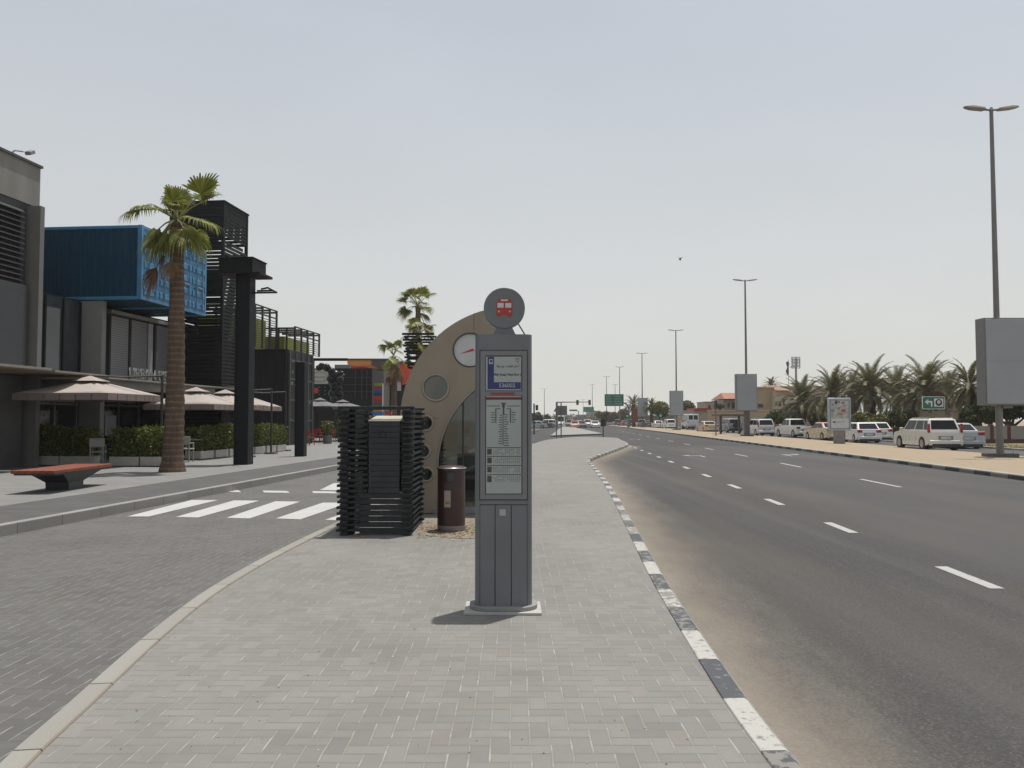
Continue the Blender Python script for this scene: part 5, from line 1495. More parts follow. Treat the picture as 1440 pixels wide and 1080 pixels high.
park('sedan','taxi','cream taxi with red roof, partly behind the poster stand','taxi',1178,64.5,CRM,2, roofm=RDR)
park('pickup','pickup_truck','white pickup truck parked left of the red roofed taxi','pickup truck',1133,75,WHT,4)
park('suv','parked_car','silver white SUV parked just right of the second billboard post','car',1078,82,paintm('car_pale', (.5,.52,.54)),2)
park('jeep','parked_car','grey off-roader with a spare wheel on its tail, beside the car shade post','car',1034,103,paintm('car_grey', (.22,.24,.27)),3)
park('sedan','taxi','cream taxi behind the thin dark signpost','taxi',1001,108,CRM,3, roofm=paintm('car_blueroof', (.45,.5,.55)))
park('van','minibus','white minibus with two dark rear windows','minibus',975,134,paintm('van_white', (.52,.54,.56)),0, roofm=TEAL)
park('suv','parked_car','white car parked right below the third billboard','car',944,144,WHT,1)
park('hatch','parked_car','white car parked left of the third billboard','car',926.5,156,WHT,0)
park('sedan','parked_car','dark car tucked between two white cars left of the third billboard','car',913,175,TEAL,0)
park('suv','parked_car','silver car parked below the smallest billboard','car',903,178,SLV,0)
park('suv','parked_car','black car parked left of the smallest billboard','car',889,195,DRK,0)
park('sedan','parked_car','dark red car parked near the round green signal','car',880,208,paintm('car_maroon', (.12,.02,.03)),0)
park('suv','parked_car','black car parked below the big green sign','car',869,222,DRK,0)
park('hatch','parked_car','grey car parked under the left half of the big green sign','car',858,240,SLV,0)
# queue at the signals
def queue(kind, label, px, Y, pm, name='waiting_car'):
    car(kind, name, label, 'car', gx(px,Y), Y, pi-.05, pm, z0=ZR, group='cars queuing at the traffic signals')
queue('sedan','white car at the front right of the queue at the signals',836.5,172,WHT)
queue('sedan','black car in the middle of the queue at the signals',818,170,DRK)
queue('suv','white car behind the black one in the queue',826,186,WHT)
queue('sedan','orange and white car at the front left of the queue',808,168,paintm('car_orange', (.55,.30,.2)))
queue('suv','slate green vehicle behind the orange and white car',801,180,TEAL)
queue('van','white van in the left lane of the queue',788,190,WHT)
queue('sedan','white car behind the others at the right end of the queue',832,200,WHT)
queue('hatch','white car far back in the middle of the queue',815,215,WHT)
for px, Y, kd, pm, lb in ((752,158,'sedan',SLV,'silver car crossing beyond the totem, leftmost'),(760,164,'sedan',DRK,'black car crossing beyond the totem'),(768,175,'suv',WHT,'small white car beyond the black crossing car')):
    car(kd,'parked_car',lb,'car',gx(px,Y),Y,pi/2,pm,z0=ZR, group='cars beyond the junction')

# ---- signs and signals
SGREEN = mat('sign_green', (.015,.13,.085), .45, 0, .06); SWHITE = mat('sign_white', (.62,.64,.63), .5)
Y = 47.5; T = thing('direction_sign', 'green sign with a left turn arrow and round symbol above the pearl SUV', 'road sign', (gx(1313,Y),Y,0))
x0,x1,z0,z1 = gx(1296.5,Y),gx(1328.5,Y),gz(575.5,Y),gz(557.5,Y)
def rr2(x0,x1,z0,z1,r,n=5):
    pts = []
    for cx_,cz_,a0 in ((x1-r,z1-r,0),(x0+r,z1-r,90),(x0+r,z0+r,180),(x1-r,z0+r,270)):
        for q in range(n+1): a = radians(a0+90*q/n); pts.append((cx_+r*cos(a), cz_+r*sin(a)))
    return pts[::-1]
mk('border', MB().prism(rr2(x0,x1,z0,z1,.1)[::-1], Y-.03, Y+.01), SWHITE, T)
mk('plate', MB().prism(rr2(x0+.035,x1-.035,z0+.035,z1-.035,.08)[::-1], Y-.034, Y-.02), SGREEN, T)
def sq(m,a,b,c_,d,dy): m.box(gx(a,Y),gx(b,Y),Y-dy,Y-dy+.004,gz(d,Y),gz(c_,Y)); return m
m = MB(); sq(m,1304,1310.5,563.9,566,.039); sq(m,1308.6,1310.5,566,572,.039)
m.prism([(gx(x,Y),gz(y,Y)) for x,y in ((1300,565.2),(1305,569.3),(1305,561))], Y-.039, Y-.035)
mk('turn_arrow', m, SWHITE, T)
q = mk('symbol_square', sq(MB(),1313.2,1326,560.6,571.8,.038), SWHITE, T)
m = MB(); m.prism([(gx(1319.7,Y)+.2*cos(radians(a)), gz(566,Y)+.2*sin(radians(a))) for a in range(0,360,20)], Y-.042, Y-.039)
mk('symbol_ring', m, mat('symbol_black', (.03,.03,.03), .5), q)
m = MB(); m.prism([(gx(1319.7,Y)+.11*cos(radians(a)), gz(565.4,Y)+.12*sin(radians(a))) for a in range(0,360,60)], Y-.046, Y-.043)
mk('symbol_core', m, mat('symbol_pale', (.5,.5,.5), .5), q)
mk('post', MB().tube([(gx(1313,Y),Y+.05,ZR),(gx(1313,Y),Y+.05,z1-.1)], .04, 8), LP, T)

# poster stand
Y = 53.5; T = thing('poster_stand', 'double sided poster stand with a picture poster on a grey pedestal', 'poster stand', (gx(1181,Y),Y,ZR+.13))
x0,x1,z0,z1 = gx(1164.8,Y),gx(1196.5,Y),gz(605.5,Y),gz(559.5,Y)
mk('case', MB().box(x0,x1,Y,Y+.22,z0,z1), mat('case_pale', (.40,.44,.48), .4, .3), T, bevel=.03)
mk('pedestal', MB().box(gx(1172.5,Y),gx(1187,Y),Y+.02,Y+.2,ZR+.1,z0), mat('pedestal_grey', (.24,.22,.215), .7), T, bevel=.02)
def pq(m,a,b,c_,d,dy=.02): m.box(gx(a,Y),gx(b,Y),Y-dy,Y-dy+.006,gz(d,Y),gz(c_,Y)); return m
po2 = mk('poster_frame', pq(MB(),1166.6,1195,561.8,603.5,.012), mat('frame_blue', (.20,.26,.31), .4), T)
k = N('poster_art'); c = k.coord(); zz_ = k.sep(c)[2]
art = k.mix(k.ramp(k.noise(c, 5, 4), [(.4,0.0),(.62,1.0)]), (.46,.46,.45), (.28,.29,.27))
art = k.mix(k.smooth(zz_, 1.55, 1.15), art, (.15,.145,.08))
po3 = mk('poster', pq(MB(),1168.3,1193,563.5,587.8,.018), k.done(art,.4), po2)
for px, py, w, h, col in ((1175.5,566,2.6,3.2,(.03,.06,.05)),(1179.5,565.4,1.4,1.6,(.12,.1,.08)),(1185,566.3,2.2,2.2,(.3,.09,.04)),(1170.8,569.5,1.8,1.6,(.2,.12,.12)),(1179.5,574.2,2.2,2.4,(.16,.18,.2)),(1185.8,577.5,4,3,(.38,.09,.07)),(1183,573,1.5,2,(.4,.36,.2)),(1170.5,577,3.4,3,(.2,.22,.24)),(1181,582,5,2.5,(.3,.22,.12))):
    m = MB(); m.prism([(gx(px+w*cos(radians(a))*rng.uniform(.7,1),Y), gz(py+h*sin(radians(a))*rng.uniform(.7,1),Y)) for a in range(345,-1,-40)][::-1], Y-.024, Y-.0185)
    mk('printed_shape', m, mat('print_%d' % int(px*7+py), col, .5), po3)
tb = mk('text_panel', pq(MB(),1168.3,1193,588.2,602,.018), mat('panel_pale', (.52,.53,.53), .5), po2)
m = MB(); pq(m,1170.5,1174.5,592.6,594.6,.022); mk('printed_mark', m, INKB, tb)
m = MB(); pq(m,1175.5,1186,592.4,593.2,.022); pq(m,1175.5,1183.5,594.2,594.9,.022); mk('printed_line', m, mat('ink_soft', (.33,.34,.34), .6), tb)
mk('side_box', MB().box(gx(1197,Y),gx(1205,Y),Y+1.5,Y+1.7,gz(598,Y),gz(577,Y)), mat('box_pale', (.36,.35,.32), .6), thing('notice_box', 'pale notice box on the verge just right of the poster stand', 'box', (gx(1201,Y),Y+1.6,0)))
bpy.context.view_layer.update()
nb = [o for o in bpy.data.objects if o.name.startswith('notice_box')][0]
mk('post', MB().tube([(gx(1201,Y),Y+1.65,ZR),(gx(1201,Y),Y+1.65,gz(597,Y))], .06, 8), LP, nb)

def pole_sign(name, label, cat, px, Y, ytop, zb=ZR): 
    T = thing(name, label, cat, (gx(px,Y),Y,zb)); mk('post', MB().tube([(gx(px,Y),Y,zb),(gx(px,Y),Y,gz(ytop,Y))], .06, 8), LP, T); return T
Y = 80; T = pole_sign('signpost','thin dark signpost on the sand in front of the cream taxi','signpost',1006.3,Y,562.5,ZR+.1)
mk('edge_on_sign', MB().box(gx(1005.4,Y),gx(1007.4,Y),Y-.3,Y+.35,gz(575,Y),gz(563.5,Y)), BUMP, T)
# big green signs on curved arms
def green_sign(label, p0, p1, ya, yb2, Y, arm, lines=True):
    T = thing('road_sign', label, 'road sign', (gx(arm,Y),Y,ZR), group='green overhead road signs')
    mk('plate', MB().box(gx(p0,Y),gx(p1,Y),Y-.08,Y,gz(yb2,Y),gz(ya,Y)), SGREEN, T)
    xa, za = gx(p1,Y), gz(yb2-(yb2-ya)*.25,Y); xb = gx(arm,Y)
    pts = [(gx((p0+p1)/2,Y),Y+.15,za),(xa,Y+.15,za)] + [(xa+(xb-xa)*sin(radians(a)), Y+.15, za-(xb-xa)*1.15*(1-cos(radians(a)))) for a in range(15,91,15)] + [(xb,Y+.15,ZR)]
    mk('curved_post', MB().tube(pts, [.13]*2+[.17]*6+[.22], 8), mat('post_green_grey', (.10,.12,.11), .6), T)
    m = MB(); ll = random.Random(int(p0))
    w = p1-p0; h = yb2-ya
    for i in range(4):
        y = ya+h*(.15+.21*i)
        for a, b in ((.06,.42),(.52,.93)):
            m.box(gx(p0+w*a,Y),gx(p0+w*(b-ll.uniform(0,.12)),Y),Y-.1,Y-.081,gz(y+h*.07,Y),gz(y,Y))
    mk('legend', m, mat('sign_legend', (.16,.32,.27), .5), T)
    m = MB().box(gx(p0+w*.49,Y),gx(p0+w*.5,Y),Y-.1,Y-.081,gz(yb2-h*.08,Y),gz(ya+h*.08,Y)); mk('divider', m, mat('sign_legend', (.16,.32,.27), .5), T)
green_sign('big green overhead road sign on a curved post, nearer one', 850.2, 877, 554.3, 571, 168, 884.5)
green_sign('smaller green overhead road sign above the traffic queue', 820.5, 835, 572.2, 579.3, 300, 838.5)
green_sign('tiny green road sign left of the others above the queue', 800.5, 811.5, 575.8, 578.2, 330, 813.5, False)
# signals
SIGB = mat('signal_black', (.03,.03,.03), .6)
def sighead(m, x, y, z, h, w=.36): m.box(x-w/2,x+w/2,y-.12,y+.12,z-h/2,z+h/2); return m
Y = 160; T = thing('traffic_signal', 'overhead traffic signal arm with two hanging signal heads', 'traffic light', (gx(783.5,Y),Y,ZR))
zt = gz(565.6,Y)
mk('post', MB().tube([(gx(783.5,Y),Y,ZR),(gx(783.5,Y),Y,zt+.1)], [.16,.13], 8), LP, T)
mk('arm', MB().tube([(gx(783.5,Y),Y,zt),(gx(829,Y),Y,zt+.05)], [.12,.07], 8), mat('arm_rust', (.18,.13,.11), .6), T)
for px in (812, 829):
    hd = mk('signal_head', sighead(MB(), gx(px,Y), Y-.1, gz(566,Y), .98, .48), SIGB, T, bevel=.03)
    m = MB()
    for dz in (-.3,0,.3): m.tube([(gx(px,Y),Y-.26,gz(566,Y)+dz),(gx(px,Y),Y-.22,gz(566,Y)+dz)], .12, 10)
    mk('lens', m, mat('lens_dark', (.05,.03,.02), .3), hd)
Y = 76; T = thing('sign_back', 'grey back of a ribbed road sign on two posts by the junction', 'road sign', (gx(786,Y),Y,ZR))
m = MB()
for px, yb2 in ((782.3,611.5),(789,616.8)):
    Yp = gd(yb2, .0); mk('post', MB().tube([(gx(px,Y),Y,-.1),(gx(px,Y),Y,gz(565.5,Y))], .055, 8), LP, T)
mk('panel', MB().box(gx(782,Y),gx(797.5,Y),Y+.06,Y+.09,gz(584,Y),gz(570.5,Y)), mat('sign_back_grey', (.22,.215,.205), .6), T)
m = MB()
for i in range(6): m.box(gx(782,Y),gx(797.5,Y),Y+.03,Y+.06,gz(572+2*i+.5,Y),gz(572+2*i,Y))
mk('rib', m, mat('rib_grey', (.15,.15,.145), .6), T)
mk('triangle_sign', MB().prism([(gx(x,Y),gz(y,Y)) for x,y in ((778.5,579),(783,579),(783,570.5))], Y+.1, Y+.12), mat('sign_back_grey', (.22,.215,.205), .6), T)
Y = 74.5; T = thing('post_box', 'dark square box on a short post at the island tip', 'signal box', (gx(848,Y),Y,0))
mk('post', MB().tube([(gx(848,Y),Y,-.05),(gx(848,Y),Y,gz(598,Y))], .045, 8), SIGB, T)
mk('box', MB().box(gx(844.4,Y),gx(851.6,Y),Y-.1,Y+.1,gz(599.5,Y),gz(590.5,Y)), SIGB, T, bevel=.02)
mk('hood', MB().box(gx(845.5,Y),gx(850.5,Y),Y-.16,Y+.1,gz(590.5,Y),gz(588.6,Y)), SIGB, T, bevel=.01)
Y = 95; T = thing('traffic_signal', 'dark traffic signal just right of the totem, in front of the dark tree', 'traffic light', (gx(754.5,Y),Y,ZR))
mk('post', MB().tube([(gx(751,Y),Y,ZR),(gx(751,Y),Y,gz(567.5,Y))], .09, 8), SIGB, T)
mk('signal_head', sighead(MB(), gx(755,Y), Y, gz(573.3,Y), .62, .3), SIGB, T, bevel=.02)
mk('bracket', MB().tube([(gx(751,Y),Y,gz(572,Y)),(gx(755,Y),Y,gz(572,Y))], .03, 6), SIGB, T)
for px, py, Y, lab in ((882,585,150,'round green lit signal left of the red wall'),(928.5,584.5,150,'round green lit signal above the left white parked car')):
    T = pole_sign('traffic_signal', lab, 'traffic light', px+.2, Y, py+1)
    mk('hood', MB().box(gx(px-2.4,Y),gx(px+2.6,Y),Y-.15,Y-.05,gz(py+3,Y),gz(py-4,Y)), SIGB, T, bevel=.03)
    g_ = N('signal_glow%d' % px); g_.done((.02,.3,.18), .4); g_.b.inputs['Emission Color'].default_value = (.05,.5,.3,1); g_.b.inputs['Emission Strength'].default_value = .25
    mk('lens', MB().tube([(gx(px,Y),Y-.2,gz(py,Y)),(gx(px,Y),Y-.15,gz(py,Y))], .22, 12), g_.m, T)
# car shade
Y = 88; T = thing('car_shade', 'small brown flat roofed car shade beside the second billboard post', 'shelter', (gx(1034,Y),Y,ZR))
mk('roof', MB().box(gx(1013,Y),gx(1050,Y),Y,Y+4,gz(584.8,Y),gz(582.2,Y)), mat('shade_brown', (.10,.065,.045), .7), T, bevel=.03)
for px in (1019.5, 1046): mk('post', MB().box(gx(px-1.2,Y),gx(px+1.2,Y),Y+1.8,Y+2.1,ZR,gz(583,Y)), mat('shade_post', (.06,.06,.065), .6), T)
X2, Y2 = lampX[1]
T = thing('post_cabinet', 'thick brown grey casing round the foot of the second lamp post', 'cabinet', (X2,Y2,ZR+.12))
mk('casing', MB().box(X2-.21,X2+.21,Y2-.32,Y2+.32,ZR+.28,gz(579,Y2)), mat('casing_brown', (.10,.09,.08), .7), T, bevel=.02)
mk('base', MB().box(X2-.5,X2+.5,Y2-.5,Y2+.5,ZR+.1,ZR+.30), mat('lamp_plinth', (.10,.10,.10), .8), T)

# ---- walls, villas
STUC = mat('stucco_tan', (.40,.30,.19), .9, 0, .08, .5, .1, 20); STUC2 = mat('stucco_sand', (.37,.31,.23), .9, 0, .08, .5); PINK = mat('stucco_pink', (.34,.255,.20), .9, 0, .08, .5)
ROOF = mat('roof_tile', (.27,.13,.08), .8, 0, .2, 2); MAROON = mat('wall_base_maroon', (.09,.035,.03), .8)
def wbox(m, p0, p1, ya, yb2, Y, D): m.box(gx(p0,Y),gx(p1,Y),Y,Y+D,gz(yb2,Y),gz(ya,Y)); return m
T = thing('villa', 'tan villa with red tiled bay and small balconies behind the palms', 'villa', (gx(1105,140),140,ZR))
Y = 140
mk('wall', wbox(MB(),1064,1089,545.5,600,Y,12), STUC, T)
mk('wall', wbox(MB(),1089,1120,549,600,Y-1.5,12), mat('stucco_cream', (.45,.36,.27), .9, 0, .08, .5), T)
mk('wall', wbox(MB(),1105,1182,543,600,Y+2,12), PINK, T)
rf = mk('roof', MB().add([(gx(1087,Y),Y-2.2,gz(550.5,Y)),(gx(1106,Y),Y-2.2,gz(550.5,Y)),(gx(1106,Y),Y+6,gz(541,Y)),(gx(1088,Y),Y+6,gz(541,Y)),
    (gx(1087,Y),Y-2.2,gz(549.5,Y)),(gx(1106,Y),Y-2.2,gz(549.5,Y)),(gx(1106,Y),Y+6,gz(540,Y)),(gx(1088,Y),Y+6,gz(540,Y))],[(3,2,1,0),(4,5,6,7),(0,1,5,4),(1,2,6,5),(2,3,7,6),(3,0,4,7)]), ROOF, T)
mk('cornice', wbox(MB(),1063,1089.5,543.8,545.6,Y-.3,12.6), mat('cornice_pale', (.45,.37,.27), .9), T)
m = MB()
for a, b, c_, d in ((1090.5,1093,565,572),(1094.5,1098.5,564,571.5),(1101,1104,561,570)): wbox(m,a,b,c_,d,Y-1.55,.1)
mk('window', m, mat('villa_window', (.03,.03,.03), .3), T)
mk('balcony', wbox(MB(),1088,1112,571.5,575,Y-2.4,1), mat('cornice_pale', (.45,.37,.27), .9), T)
mk('window', wbox(MB(),1066,1073,568,573,Y-.1,.2), mat('villa_window', (.03,.03,.03), .3), T)
mk('awning', MB().add([(gx(1105,Y),Y-3,gz(553,Y)),(gx(1119,Y),Y-3,gz(553,Y)),(gx(1116,Y),Y-1.4,gz(549.5,Y)),(gx(1108,Y),Y-1.4,gz(549.5,Y)),(gx(1112,Y),Y-1.4,gz(553.5,Y))],[(0,1,2,3),(3,2,4),(0,3,4),(1,4,2),(0,4,1)]), mat('awning_pale', (.5,.47,.43), .8), T)
Y = 152; T = thing('villa', 'small villa with a red tiled gable left of the second billboard', 'villa', (gx(1026,Y),Y,ZR))
mk('wall', wbox(MB(),1017,1060,562,600,Y,9), PINK, T)
mk('roof', MB().add([(gx(1016,Y),Y-1,gz(561,Y)),(gx(1062,Y),Y-1,gz(561,Y)),(gx(1062,Y),Y+9,gz(561,Y)),(gx(1016,Y),Y+9,gz(561,Y)),(gx(1022,Y),Y+4,gz(551.5,Y)),(gx(1060,Y),Y+4,gz(551.5,Y))],[(0,1,5,4),(2,3,4,5),(1,2,5),(3,0,4),(3,2,1,0)]), ROOF, T)
m = MB(); wbox(m,1023,1026,567,573,Y-.06,.1); wbox(m,1029,1033,566,574,Y-.06,.1); mk('window', m, mat('villa_window', (.03,.03,.03), .3), T)
Y = 175; T = thing('building', 'plain beige building far behind the white minibus', 'building', (gx(1000,Y),Y,ZR))
mk('wall', wbox(MB(),992,1013,565.5,600,Y,8), STUC2, T); mk('parapet', wbox(MB(),991.5,1013.5,564.6,565.6,Y-.2,8.4), STUC2, T)
m = MB(); wbox(m,996,999,570,575,Y-.06,.1); wbox(m,1003,1006,570,575,Y-.06,.1); mk('window', m, mat('villa_window', (.03,.03,.03), .3), T)
Y = 150; T = thing('shop_building', 'low pale building with a bright red fascia behind the white minibus', 'shop', (gx(985,Y),Y,ZR))
mk('wall', wbox(MB(),958,1000,577,600,Y,6), STUC2, T); mk('fascia', wbox(MB(),976,1000.5,573.8,577.6,Y-.3,6.3), mat('fascia_red', (.30,.015,.03), .5), T)
T = thing('boundary_wall', 'long tan boundary wall behind the parked off-roader and car shade', 'wall', (gx(1030,122),122,ZR))
mk('wall', wbox(MB(),996,1086,578,606,122,.4), STUC, T); mk('coping', wbox(MB(),995.5,1086.5,576.6,578,121.9,.6), mat('cornice_pale', (.45,.37,.27), .9), T)
mk('lower_band', wbox(MB(),1008,1086,586,606,121.8,.2), mat('wall_pale', (.33,.31,.29), .9), T)
Y = 66; T = thing('gatehouse', 'small pink beige gatehouse with pale doors behind the green arrow sign', 'gatehouse', (gx(1338,Y),Y,ZR))
mk('wall', wbox(MB(),1316,1354,561,600,Y,5), PINK, T); mk('band', wbox(MB(),1315.5,1354.5,575,577,Y-.15,5.2), mat('cornice_pale', (.45,.37,.27), .9), T)
for a, b in ((1328,1334),(1335.5,1341)): mk('door', wbox(MB(),a,b,578.5,600,Y-.06,.1), mat('door_pale', (.36,.32,.29), .7), T)
mk('lamp', wbox(MB(),1337,1339,568,573,Y-.2,.2), mat('villa_window', (.03,.03,.03), .3), T)
mk('low_wall', wbox(MB(),1295,1330,578,600,Y-1.5,.3), STUC2, T)
Y = 53.0; T = thing('garden_wall', 'low grey rendered wall with maroon base and posts at the far right', 'wall', (gx(1400,Y),Y,ZR))
mk('wall', wbox(MB(),1366,1500,599,620,Y,.25), mat('render_grey', (.27,.24,.225), .9, 0, .1, 1), T)
mk('base', wbox(MB(),1366,1500,617.5,626,Y-.05,.35), MAROON, T)
for px in (1394, 1418, 1446, 1472): mk('pier', wbox(MB(),px-1.5,px+2.5,597,620,Y-.06,.37), MAROON, T)
T = thing('garden_wall', 'low brown wall behind the white hatchback, under the long hedge', 'wall', (gx(1260,67.5),67.5,ZR))
mk('wall', wbox(MB(),1200,1312,602,618,67.5,.3), mat('wall_brown', (.16,.10,.075), .9, 0, .12, 1), T); mk('base', wbox(MB(),1200,1312,611,618,67.4,.2), MAROON, T)
T = thing('garden_wall', 'pale low wall and steps beside the dark bush', 'wall', (gx(1105,92),92,ZR))
mk('wall', wbox(MB(),1090,1118,597.5,610,92,.4), mat('wall_pale', (.33,.31,.29), .9), T); mk('coping', wbox(MB(),1090,1118,596.8,597.6,91.9,.6), mat('cornice_pale', (.45,.37,.27), .9), T)

# ---- vegetation
DLEAF = leafmat('date_leaf', (.05,.053,.022), (.12,.12,.055), (.22,.205,.11), .6, .2)
DDEAD = leafmat('date_dead', (.12,.085,.045), (.20,.15,.085), None, .8, .1)
DTR = mat('date_trunk', (.075,.05,.035), .95, 0, .4, 8, .8, 14)
def datepalm_mesh(seed, n, Lf, el0=84, el1=-22, bend=1.0):
    rnd = random.Random(seed); m = MB(); ms = MB()
    for i in range(n):
        q = i/n; az = i*2.39996+rnd.uniform(-.25,.25); el = radians(el0+(el1-el0)*q**.85+rnd.uniform(-6,6)); L = Lf*rnd.uniform(.82,1.05)
        P = Vector((.12*cos(az),.12*sin(az),-.3*q)); steps = 22; dl = L/steps; pts = [P.copy()]; e = el
        for s_ in range(steps):
            e -= bend*(.02+.075*(s_/steps))*(1 if e > -1.35 else 0)*(.5+.5*cos(max(-1.2,min(1.2,e))))
            P = P+Vector((cos(az)*cos(e), sin(az)*cos(e), sin(e)))*dl; pts.append(P.copy())
        ms.tube(pts[::3]+[pts[-1]], [.03*(1-.8*j/len(pts[::3])) for j in range(len(pts[::3])+1)], 4, False)
        side = Vector((-sin(az),cos(az),0))
        for s_ in range(3, steps+1):
            for sub in (0,.5):
                u = (s_-sub)/steps; j = min(steps-1, int(u*steps)); p = pts[j].lerp(pts[j+1], u*steps-j)
                d = (pts[j+1]-pts[j]).normalized(); up = side.cross(d)
                if up.z < 0: up = -up
                ll = .50*Lf/2.6*min(1,(u)*3)*(1-.62*max(0,u-.45)/.55)*rnd.uniform(.8,1.1)
                for sg in (-1,1):
                    v_ = (d*.75+side*sg*.8+up*.28*rnd.uniform(.3,1.3)).normalized()*ll; v_.z -= .10*ll
                    w = d*.036
                    m.add([p-w, p+w, p+v_*.6+w*.8, p+v_], [(0,1,2,3)])
    return m, ms
def datepalm(label, X, Y, zc_, rt, Lf, seed, n=54, z0=ZR, **k):
    T = thing('date_palm', label, 'palm', (X,Y,z0), local=False, group='date palms along the villa wall')
    H = zc_-z0; pts, rad = [], []
    for i in range(26): pts.append((0,0,H*i/25)); rad.append(rt*(1.05-.2*i/25+(.10 if i % 2 else 0)+(.25 if i > 21 else 0)))
    mk('trunk', MB().tube(pts, rad, 12), DTR, T, smooth=30)
    m, ms = datepalm_mesh(seed, n, Lf, **k)
    m.v = [(x,y,z+H) for x,y,z in m.v]; ms.v = [(x,y,z+H) for x,y,z in ms.v]
    mk('crown', m, DLEAF, T); mk('stalks', ms, mat('date_stalk', (.20,.17,.10), .7), T)
    m2, _ = datepalm_mesh(seed+50, 10, Lf*.6, -30, -75)
    m2.v = [(x,y,z+H-.25) for x,y,z in m2.v]; mk('dead_fronds', m2, DDEAD, T)
    return T
datepalm('date palm with wide feathery crown directly behind the green arrow sign', gx(1303,66), 66, gz(546,66), .27, 3.3, 1, 60)
datepalm('date palm with upright fan of fronds behind the poster stand, to its right', gx(1224,72), 72, gz(546,72), .27, 3.3, 2, 62)
datepalm('date palm behind the poster stand, to its left', gx(1172,76), 76, gz(552,76), .27, 3.2, 3, 56)
datepalm('low date palm in front of the tan villa', gx(1129,84), 84, gz(562,84), .26, 3.3, 4, 60)
datepalm('date palm just left of the nearest billboard', gx(1364,60), 60, gz(540,60), .25, 2.2, 5, 54, el1=-60)
datepalm('date palm filling the gap between the hedge and two taller palms', gx(1262,82), 82, gz(552,82), .27, 3.5, 6, 60)
datepalm('date palm at the back, left of the tallest fronds', gx(1198,92), 92, gz(553,92), .27, 3.6, 7, 56)
datepalm('far date palm peeking above the tan villa roof', gx(1085,170), 170, gz(541,170), .3, 2.3, 8, 40)
datepalm('far date palm right of the smallest billboard', gx(916,165), 165, gz(571,165), .3, 2.2, 12, 34)
datepalm('far date palm left of the third billboard, by the red wall', gx(891,178), 178, gz(569,178), .35, 3.0, 13, 40)
datepalm('date palm hidden behind the right side palms, near the billboard', gx(1336,78), 78, gz(552,78), .27, 3.2, 9, 50)
def foliage(n, ctrs, size, rnd):
    m = MB()
    tot = sum(r**2 for *_, r in ctrs)
    for x,y,z,r in ctrs:
        for i in range(int(n*r*r/tot)):
            v = Vector((rnd.gauss(0,1),rnd.gauss(0,1),rnd.gauss(0,1))).normalized()*r*(rnd.random()**.35)
            v.z *= .85; p = Vector((x,y,z))+v
            a = (v.normalized()*.5+Vector((rnd.gauss(0,.7),rnd.gauss(0,.7),rnd.gauss(.3,.7)))).normalized(); b = a.orthogonal().normalized()
            b = Matrix.Rotation(rnd.uniform(0,6.28),3,a) @ b; w = a.cross(b); s_ = size*rnd.uniform(.55,1.4)
            m.add([p-b*s_, p+w*s_*.55, p+b*s_, p-w*s_*.55], [(0,1,2,3)])
    return m
def bush(name, label, cat, p0, p1, ytop, ybot, Y, mt, n, size, seed, depth=2.0, trunk=False, group=None):
    rnd = random.Random(seed); x0, x1, zb_, zt_ = gx(p0,Y), gx(p1,Y), gz(ybot,Y), gz(ytop,Y)
    h = zt_-zb_; w = x1-x0; T = thing(name, label, cat, ((x0+x1)/2,Y+depth/2,ZR), group=group)
    r = min(h*.42, w*.42); ct = []
    k_ = max(5, int(w/r*3.2))
    for i in range(k_):
        rr_ = r*rnd.uniform(.55,1.0)
        ct.append((rnd.uniform(x0+rr_*.8,x1-rr_*.8), Y+rnd.uniform(0,depth), zb_+rr_*.8+(h-rr_*1.7)*rnd.random()**.6*(1 if i % 3 else 1.0), rr_))
    mk('crown' if trunk else 'foliage', foliage(n, ct, size, rnd), mt, T)
    m = MB(); cx_ = (x0+x1)/2
    for i in range(5):
        q = rnd.choice(ct); b = (cx_+rnd.uniform(-.15,.15)*(1 if trunk else w*2), Y+depth/2, ZR)
        m.tube([b, (b[0]+(q[0]-b[0])*.3, Y+depth/2, zb_+.3*(q[2]-zb_)+ (0 if trunk else 0)), (q[0],q[1],q[2])], [.16,.10,.03] if trunk else [.06,.04,.015], 6)
    mk('trunk' if trunk else 'stem', m, DTR, T)
    return T
GDK = leafmat('leaf_dark', (.018,.03,.008), (.045,.065,.018), (.09,.11,.035)); GYE = leafmat('leaf_yellowgreen', (.05,.065,.012), (.12,.13,.028), (.24,.22,.06)); GMD = leafmat('leaf_mid', (.04,.055,.016), (.09,.11,.035), (.16,.18,.07)); GBR = leafmat('leaf_brown', (.06,.045,.025), (.12,.095,.055), (.19,.15,.09))
bush('hedge','long yellow green hedge behind the white hatchback','hedge',1203,1252,577,607,68,GYE,11000,.09,1,1.5)
bush('hedge','darker green hedge left of the green arrow sign','hedge',1246,1300,574,606,68.3,GMD,11000,.09,2,1.5)
bush('hedge','brown dry lower hedge behind the pearl SUV','hedge',1210,1300,598,616,66.8,GBR,6000,.08,3,.5)
bush('hedge','green hedge left of the poster stand, behind the pickup truck','hedge',1140,1172,579,602,84,GMD,4500,.11,4,1.5)
bush('bush','dark green bush beside the pale low wall, right of the silver white SUV','bush',1082,1112,575,604,94,GDK,7000,.12,5,3)
bush('bush','dark green bush under the low date palm','bush',1106,1134,577,598,97,GDK,5000,.12,6,3)
bush('tree','dark leafy tree behind the nearest billboard post','tree',1376,1412,560,603,55.5,GDK,9000,.10,7,2.5,True)
bush('tree','dark leafy tree at the right edge behind the nearest billboard','tree',1404,1475,545,606,57,GDK,15000,.10,8,3,True)
bush('tree','dark tree mass left of the nearest billboard, behind the silver saloon','tree',1352,1384,585,622,57,mat('x',(.1,.1,.1)) and GBR,5000,.09,9,1.5,True)
bush('tree','pale feathery green tree left of the third billboard','tree',918,944,563,588,160,GYE,5000,.20,10,5,True)
